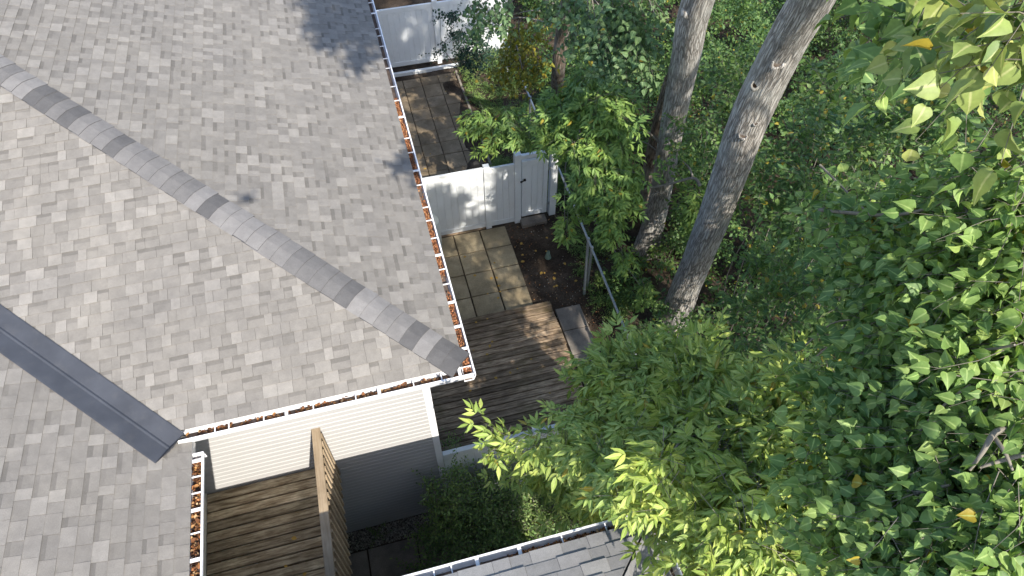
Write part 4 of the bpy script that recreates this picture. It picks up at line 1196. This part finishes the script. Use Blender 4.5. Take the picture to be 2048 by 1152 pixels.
foliage(tM, np.concatenate([P, P2]), np.concatenate([D, D2]), 'elder', ELDER, M['leaf_elder'], rg, 1.0, singles=298, part='leaflet')

# ---- second box elder beside the gate
rg = np.random.default_rng(44)
tN = thing('box_elder_tree', (4.5, 11.2, 0), 'green box elder leaning over the white gate and the soil bed', 'tree')
L2 = [(955,235,13.9,.3),(985,268,13.6,.34),(1030,255,13.3,.28),(1090,240,12.9,.36),(1150,215,12.5,.45),(1215,215,12.1,.45),(1235,240,11.9,.34),(1130,285,12.5,.3),(1185,290,12,.42),(1222,300,11.8,.34),
      (1190,350,11.9,.38),(1240,365,11.7,.42),(1165,405,12.1,.25),(1215,425,11.7,.32),(1232,455,11.7,.24),(1130,445,12.3,.13),(1250,510,11.9,.2),(1120,200,12.8,.35),(1175,160,12.5,.4),(1290,575,12.6,.18),(1405,400,12.8,.26),(1395,430,12.9,.2),(1020,225,13.7,.22)]
BN = PB(L2)
ptsN = [(4.5, 11.3, -0.1), (4.3, 10.9, 1.6), (3.9, 10.2, 3.0), (3.6, 9.6, 4.2)]
me, cN = trunk_mesh(ptsN, [0.11, 0.09, 0.07, 0.03], M['bark_brown'], 9, 14, 8); link('trunk', me, tN)
for (p, rad) in BN: branch(tN, jitter_branch(rg, nearest_on(cN, p - np.array([0, 0, 0.7])), p - np.array([0, 0, 0.1])), 0.018, 0.005, M['twig'])
P, D = gen_twigs(BN, 125, rg, np.array([4.4, 11, 3]), flat=0.7, droop=0.3)
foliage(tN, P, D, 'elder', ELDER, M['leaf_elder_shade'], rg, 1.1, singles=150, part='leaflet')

# ---- big heart-leaved tree on the right, its crown overhead shades the wood
rg = np.random.default_rng(45)
tR = thing('tree', (7.6, 0.9, 0), 'large tree with broad heart shaped leaves filling the right side', 'tree')
L3 = [(1650,400,6.2,.16),(1690,415,5.8,.22),(1730,440,5.6,.26),(1790,465,5.4,.28),(1850,430,5.2,.25),(1990,340,4.6,.28),(2040,400,4.3,.3),(1900,440,4.9,.36),(1960,480,4.6,.36),(1830,520,5.2,.36),(1760,560,5.6,.34),(1900,560,4.8,.36),(1990,570,4.4,.36),(2040,540,4.2,.3),
      (1830,620,5.0,.36),(1920,650,4.6,.36),(2000,660,4.3,.34),(1750,660,5.4,.32),(1720,735,5.2,.32),(1790,730,4.9,.34),(1870,740,4.6,.36),(1950,760,4.4,.36),(2030,740,4.1,.32),(1720,820,5.0,.32),(1800,830,4.7,.34),(1880,850,4.4,.34),(1970,860,4.3,.34),(2040,850,4.1,.3),
      (1700,910,4.9,.32),(1780,930,4.6,.34),(1860,950,4.4,.34),(1940,960,4.3,.3),(1620,975,5.1,.2),(1680,1000,4.8,.3),(1750,1030,4.5,.32),(1830,1050,4.3,.34),(1910,1080,4.2,.34),(1990,1090,4.1,.32),(2040,1060,4.0,.3),(1660,1090,4.7,.22),(1720,1125,4.5,.3),(1800,1140,4.2,.32),(1880,1150,4.1,.3),(1985,940,4.3,.2)]
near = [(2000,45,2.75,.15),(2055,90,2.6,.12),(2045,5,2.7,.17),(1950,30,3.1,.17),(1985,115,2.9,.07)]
mid = [(1885,40,3.6,.15),(1825,60,3.9,.14),(1795,10,4.1,.14),(1860,0,3.7,.16),(1925,75,3.5,.1),(1900,100,3.7,.08)]
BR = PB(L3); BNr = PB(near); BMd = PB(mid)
ptsR = [(7.7, 1.1, -0.1), (7.5, 0.8, 3.0), (7.2, 0.4, 6.0), (6.8, -0.2, 9.0), (6.6, -0.8, 12.0), (6.6, -1, 14)]
me, cR = trunk_mesh(ptsR, [0.32, 0.26, 0.23, 0.19, 0.12, 0.05], M['bark'], 10, 24, 10); link('trunk', me, tR)
for (p, rad) in BR + BNr + BMd:
    if rg.random() < 0.8: branch(tR, jitter_branch(rg, nearest_on(cR, p + np.array([0, 0, 0.4])), p, 0.3), 0.028, 0.006, M['twig'])
for L, r0 in (([wp(2060, 850, 4.1), wp(1995, 862, 3.95), wp(1965, 905, 3.9), wp(1940, 940, 3.95)], 0.02), ([wp(1985, 870, 3.95), wp(2010, 905, 3.9), wp(2025, 940, 3.95)], 0.012), ([wp(2060, 905, 4.0), wp(1990, 925, 3.95), wp(1960, 935, 3.95)], 0.014),
              ([wp(1700, 1130, 4.3), wp(1760, 1085, 4.25), wp(1805, 1050, 4.25)], 0.012), ([wp(1640, 420, 5.9), wp(1790, 430, 5.0), wp(1900, 400, 4.6)], 0.016), ([wp(1830, 985, 4.2), wp(1900, 970, 4.1)], 0.016), ([wp(1640, 330, 6.6), wp(1690, 380, 6.2), wp(1730, 420, 5.4)], 0.01), ([wp(1880, 370, 5.0), wp(1925, 410, 4.6), wp(1960, 470, 4.3)], 0.012), ([wp(1600, 700, 6.0), wp(1660, 650, 5.6), wp(1700, 640, 5.2)], 0.009), ([wp(1610, 730, 6.0), wp(1660, 690, 5.6), wp(1690, 650, 5.3)], 0.008), ([wp(1840, 860, 4.3), wp(1900, 800, 4.1), wp(1940, 770, 4.0)], 0.009), ([wp(1870, 680, 4.6), wp(1950, 700, 4.2), wp(2030, 690, 3.9)], 0.011)):
    branch(tR, L, r0, 0.006, M['twig'])
P, D = gen_twigs(BR, 300, rg, np.array([6.8, 0.5, 8]), flat=0.8, droop=0.35)
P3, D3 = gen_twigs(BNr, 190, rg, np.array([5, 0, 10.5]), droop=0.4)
back = [(p + (p-CAM)/np.linalg.norm(p-CAM)*rg.uniform(0.8, 2.6) + rg.normal(0, .25, 3), 0.45) for (p, rad) in BR if project(p)[1] > 430 and project(p)[0] > 1740]
P2, D2 = gen_twigs(back, 70, rg, np.array([7, 0.5, 7]))
foliage(tR, np.concatenate([P, P2]), np.concatenate([D, D2]), 'heart', HEART, M['leaf_heart'], rg, 1.0, singles=235)
foliage(tR, P3, D3, 'heart', HEART, M['leaf_pale_sunlit'], rg, 1.15, singles=30)
P3, D3 = gen_twigs(BMd, 220, rg, np.array([5, 0, 10.5]), droop=0.4)
foliage(tR, P3, D3, 'heart', HEART, M['leaf_heart'], rg, 1.25, singles=33)
# the crown overhead (outside the frame): dense with gaps
cb_ = []
for k in range(11):
    cb_.append((rg.uniform([4.9, -2.6, 10.8], [9.5, 1.6, 13.5]), rg.uniform(0.35, 0.6)))
for (p, rad) in cb_[:26]: branch(tR, jitter_branch(rg, nearest_on(cR[20:], p), p), 0.05, 0.012, M['twig'])
P, D = gen_twigs(cb_, 90, rg, np.array([7.5, -1.5, 12.5]))
foliage(tR, P, D, 'bigcheap', CHEAP, M['leaf_heart'], rg)
# ---- tall trees on the sunny side, behind the camera: their long shade lies over the wood and the yard
for j, (tx, ty, hh) in enumerate(((6.6, -7.2, 20), (10.5, -8.0, 21), (14.5, -6.5, 20), (18, -4, 20))):
    rg = np.random.default_rng(90+j)
    t = thing('tree', (tx, ty, 0), ('tall leafy tree behind the neighbouring house, nearest the roofs', 'tall leafy tree behind the neighbouring house, second from the roofs', 'tall leafy tree at the sunny edge of the wood, third from the roofs', 'tall leafy tree at the sunny edge of the wood, farthest from the roofs')[j], 'tree')
    me, ct = trunk_mesh([(tx, ty, -0.1), (tx+.1, ty, 6), (tx-.1, ty+.1, 12), (tx, ty, hh-1)], [0.35, 0.28, 0.2, 0.06], M['bark'], 95+j, 16, 8); link('trunk', me, t)
    bl = []
    while len(bl) < 29:
        q = rg.uniform([tx-2.3, ty-2.2, 7.0], [tx+2.3, ty+2.2, hh])
        if ((q[0]-tx)/2.3)**2 + ((q[1]-ty)/2.2)**2 < 1 and q[0] > 4.75 + 0.03*(20-q[2]): bl.append((q, rg.uniform(0.35, 0.6)))
    for (p, rad) in bl[:24]: branch(t, jitter_branch(rg, nearest_on(ct, p - np.array([0, 0, .8])), p), 0.05, 0.012, M['twig'])
    P, D = gen_twigs(bl, 70, rg, np.array([tx, ty, 13]))
    foliage(t, P, D, 'bigcheap', CHEAP, M['leaf_heart'], rg, 1.15)

# ---- drooping broad-leaved tree at the top, over the far patio
rg = np.random.default_rng(46)
tC = thing('tree', (5.3, 15.3, 0), 'slim grey trunked tree with drooping broad leaves at the top edge', 'tree')
ptsC = [(5.35, 15.4, -0.1), wp(1116, 150, 15.0), wp(1124, 70, 13.6), wp(1140, -20, 12.3), (4.2, 10.6, 8.3)]
me, cC = trunk_mesh(ptsC, [0.17, 0.135, 0.125, 0.11, 0.06], M['bark_brown'], 11, 20, 12); link('trunk', me, tC)
L4 = [(950,15,13.2,.25),(985,45,13.2,.25),(950,70,13.8,.2),(1010,15,12.8,.25),(1180,45,11.2,.3),(1225,60,10.8,.32),(1265,55,10.6,.3),(1285,95,10.8,.3),(1245,115,11,.3),(1200,110,11.2,.28),(1290,145,11.2,.2),(1090,20,12.2,.25),(1150,20,11.5,.3),(1310,30,10.4,.15),(1240,10,10.4,.3),(1150,90,11.8,.25)]
BC = PB(L4)
for (p, rad) in BC: branch(tC, jitter_branch(rg, nearest_on(cC, p + np.array([0, 0, 0.6])), p, 0.3), 0.02, 0.005, M['twig'])
P, D = gen_twigs(BC, 190, rg, np.array([4.4, 12.5, 7]), droop=0.7)
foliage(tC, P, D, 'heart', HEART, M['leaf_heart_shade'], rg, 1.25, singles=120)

# ---- yellowing sapling by the pipe fence
rg = np.random.default_rng(47)
tY = thing('sapling', (4.3, 16.2, 0), 'yellowing sapling beside the pipe fence at the far patio', 'sapling')
L5 = [(1030,75,14.4,.26),(1060,100,14.2,.26),(1010,125,14.6,.26),(1045,140,14.3,.24),(1075,60,14.0,.2),(1080,130,14.2,.16),(985,150,15,.12),(1020,165,14.9,.12)]
BY = PB(L5)
branch(tY, [(4.4, 16.3, -0.05), (4.2, 15.6, 1.6), BY[3][0], BY[0][0]], 0.03, 0.01, M['twig'], name='stem')
for (p, rad) in BY: branch(tY, jitter_branch(rg, BY[3][0], p, 0.05), 0.01, 0.004, M['twig'])
P, D = gen_twigs(BY, 190, rg, np.array([4.2, 15.8, 2.5]), droop=0.6)
foliage(tY, P, D, 'heart', HEART, M['leaf_gold'], rg, 1.25, singles=60)

# ---- dark round-leaved climber at the far fence
rg = np.random.default_rng(48)
tV = thing('climbing_shrub', (2.9, 17.3, 0), 'dark climber with small round leaves against the far white fence', 'shrub')
L6 = [(905,35,17.2,.2),(915,70,17.4,.22),(885,95,17.6,.1),(925,105,17.8,.2),(880,30,17,.08),(935,130,18,.2),(960,110,17.6,.25),(950,80,17.3,.25),(870,105,17.8,.04)]
BV = PB(L6)
for (p, rad) in BV: branch(tV, jitter_branch(rg, (3.0, 17.3, -0.02), p, 0.1), 0.012, 0.004, M['twig'])
P, D = gen_twigs(BV, 420, rg, np.array([3.1, 17.2, 1.2]), droop=0.05)
foliage(tV, P, D, 'small', ROUND, M['leaf_dark'], rg, 1.55)

# ---- privet at the siding
rg = np.random.default_rng(49)
def shrub(loc, blobs, kind, protos, mat, label, dens, scale, seed, droop=-0.15, singles=0, name='shrub'):
    rg = np.random.default_rng(seed)
    t = thing(name, loc, label, 'shrub')
    bl = [(np.array(b[:3]), b[3]) for b in blobs]
    for (p, rad) in bl: branch(t, jitter_branch(rg, (loc[0]+rg.normal(0, .05), loc[1]+rg.normal(0, .05), -0.02), p, 0.1), 0.014, 0.004, M['twig'])
    P, D = gen_twigs(bl, dens, rg, np.array([loc[0], loc[1], 0.2]), flat=0.9, droop=droop)
    foliage(t, P, D, kind, protos, mat, rg, scale, singles=singles, cull=lambda B: B[:, 2] < 0.01)
    return t
shrub((0.0, 4.1, 0), [(-.12,4.3,1.35,.18),(.22,4.25,1.6,.24),(.05,4.15,1.0,.3),(.4,4.2,1.15,.3),(-.3,4.0,.7,.28),(.15,3.8,.75,.34),(-.1,4.42,1.75,.12),(.3,4.45,1.9,.14)], 'small', OVAL, M['leaf_small'], 'dark small leaved privet growing against the siding corner', 900, 1.30, 61)
shrub((0.9, 3.9, 0), [(.75,4.25,1.3,.34),(1.15,4.2,1.25,.34),(.65,3.9,.9,.36),(1.05,3.7,.8,.38),(1.45,3.9,1.0,.36),(1.8,4.1,1.3,.3)], 'small', OVAL, M['leaf_small'], 'dense dark shrub in front of the white deck fence', 900, 1.30, 62)
shrub((-0.1, 3.3, 0), [(-.35,3.45,.45,.22),(.1,3.4,.5,.3),(.4,3.15,.55,.3),(-.05,3.0,.4,.25),(-.6,3.75,.3,.15)], 'small', OVAL, M['leaf_small'], 'low leafy shrub above the gutter of the lower roof', 900, 1.37, 63)
shrub((1.2, 3.1, 0), [(.85,3.3,.6,.34),(1.3,3.2,.7,.34),(1.7,3.4,.8,.36),(1.1,2.9,.5,.3),(2.1,3.3,.9,.35),(2.1,3.8,1.1,.3)], 'small', OVAL, M['leaf_shrub'], 'mid green low shrub beneath the box elder branches', 900, 1.49, 64)
shrub((-1.15, 4.55, 0), [(-1.12,4.5,.18,.09)], 'small', OVAL, M['leaf_small'], 'tiny weed growing from the gravel at the siding', 900, 0.8, 65)
shrub((0.22, 5.05, 0), [(.25,5.15,1.0,.12),(.42,5.35,1.2,.12),(.2,5.4,.9,.1),(.3,5.0,1.45,.12)], 'small', OVAL, M['leaf_small'], 'thin leafy shoots rising behind the white deck fence', 430, 1.0, 66)
# pale seed heads among the shrubs
fp = np.stack([r.uniform(0.95, 1.4, 60), r.uniform(3.8, 4.3, 60), r.uniform(1.0, 1.5, 60)], 1)
litter_mesh('seed_heads', fp, 0.016, M['flower'], 'pale dry seed heads among the shrubs by the deck fence', 0.8, 12)

# ---- undergrowth of the wood: reads as one mass
rg = np.random.default_rng(50)
def scatter_blobs(n, lo, hi, rlo, rhi, test=None):
    out = []
    while len(out) < n:
        q = rg.uniform(lo, hi)
        if test is None or test(q): out.append((q, rg.uniform(rlo, rhi)))
    return out
def under_ok(q):
    if q[0] < 4.35 + 0.25*max(0, q[2]-0.4): return False
    return True
def in_view(q, m=90):
    u, v, z = project(np.asarray(q)); return -m < u < 2048+m and -m < v < 1152+m
ub = scatter_blobs(620, [4.4, 1.0, 0.1], [17, 26, 2.0], 0.28, 0.55, lambda q: under_ok(q) and in_view(q))
ub += scatter_blobs(170, [4.6, 2.0, 1.8], [15, 16, 3.6], 0.28, 0.5, lambda q: q[0] > 5.4 and in_view(q))
P, D = gen_twigs(ub, 105, rg, None, droop=0.0)
V_, FQ_, RB_ = foliage(None, P, D, 'oval', CHEAP, M['leaf_far'], rg, 1.15)
o = link('undergrowth', np_mesh('undergrowth', V_, FQ_, M['leaf_far'], rib=RB_)); tag(o, 'shaded green undergrowth covering the floor of the wood', None, None, 'stuff')
# distinct shrubs in the wood
def pshrub(L, kind, protos, mat, label, dens, scale, seed, droop=0.1, singles=0):
    B = PB(L); c = np.mean([b[0] for b in B], axis=0)
    return shrub((c[0]+0.4, c[1]+0.3, 0), [(*b[0], b[1]) for b in B], kind, protos, mat, label, dens, scale, seed, droop, singles)
pshrub([(1480,160,13,.4),(1450,200,12.8,.35),(1520,110,13.4,.4),(1440,130,13.6,.3),(1490,235,12.6,.3)], 'oval', OVAL, M['leaf_shrub'], 'leafy shrub between the two leaning grey trunks', 200, 1.3, 71)
pshrub([(1640,170,12,.4),(1690,130,12.6,.4),(1660,240,11.4,.4),(1720,200,12,.4)], 'oval', OVAL, M['leaf_shrub'], 'shaded shrub right of the thick leaning trunk', 200, 1.3, 72)
pshrub([(1560,330,10.5,.4),(1600,280,10.8,.4),(1550,400,10.3,.35),(1620,370,10,.4),(1590,450,9.8,.35)], 'oval', OVAL, M['leaf_shrub'], 'bright green shrub below the branch scars of the leaning trunk', 200, 1.25, 73)
pshrub([(1520,520,10.5,.35),(1580,540,10,.35),(1540,600,10,.35),(1480,620,10.6,.3),(1610,600,9.5,.35)], 'oval', OVAL, M['leaf_shrub'], 'round leaved shrub right of the foot of the leaning trunk', 200, 1.25, 74)
pshrub([(1500,700,10,.35),(1560,680,9.6,.35),(1620,680,9.2,.35),(1450,690,10.5,.3),(1600,740,8.8,.3)], 'oval', OVAL, M['leaf_shrub'], 'dark shrub above the sunlit box elder', 200, 1.2, 75)
pshrub([(1690,310,10,.35),(1740,270,10.4,.4),(1800,230,10,.4),(1860,270,9.4,.4),(1900,210,9.6,.4)], 'oval', OVAL, M['leaf_shrub'], 'dark shrub deep in the wood below the near bright leaves', 200, 1.3, 76)
pshrub([(1640,560,9.4,.35),(1690,520,9,.35),(1680,610,8.8,.35)], 'oval', OVAL, M['leaf_shrub'], 'green shrub half hidden behind the heart leaved branches', 200, 1.2, 77)
pshrub([(1380,650,12.2,.3),(1420,640,12,.3),(1340,690,12.6,.28),(1290,650,13,.28),(1320,620,13,.25)], 'oval', OVAL, M['leaf_shrub'], 'low shrub round the foot of the leaning trunk', 210, 1.1, 78)
pshrub([(1305,505,15.2,.25),(1345,480,14.9,.3),(1275,525,15,.25),(1330,530,14.6,.25)], 'oval', OVAL, M['leaf_shrub'], 'low shrub at the foot of the forked trunks', 210, 1.1, 79)
# ground cover beside the pipe fence and the far patio
gv = scatter_blobs(90, [3.55, 4.5, 0.02], [4.6, 12, 0.25], 0.1, 0.22, lambda q: q[0] > 3.75 - 0.0*q[1] and not (q[1] < 10.6 and q[0] < 3.85))
gv += scatter_blobs(300, [2.95, 11.2, 0.02], [5.0, 18, 0.25], 0.1, 0.24)
P, D = gen_twigs(gv, 700, rg, None, droop=-0.2)
V_, FQ_, RB_ = foliage(None, P, D, 'small', OVAL, M['leaf_small'], rg, 1.0)
o = link('ground_cover', np_mesh('ground_cover', V_, FQ_, M['leaf_small'], rib=RB_)); tag(o, 'small leaved ground cover along the pipe fence and the far patio', None, None, 'stuff')
tri = 0
for o in COL.objects:
    if o.type == 'MESH': tri += sum(len(p.vertices)-2 for p in o.data.polygons) if len(o.data.polygons) < 2000 else len(o.data.loops)-2*len(o.data.polygons)
print('triangles', tri, 'objects', len(COL.objects))
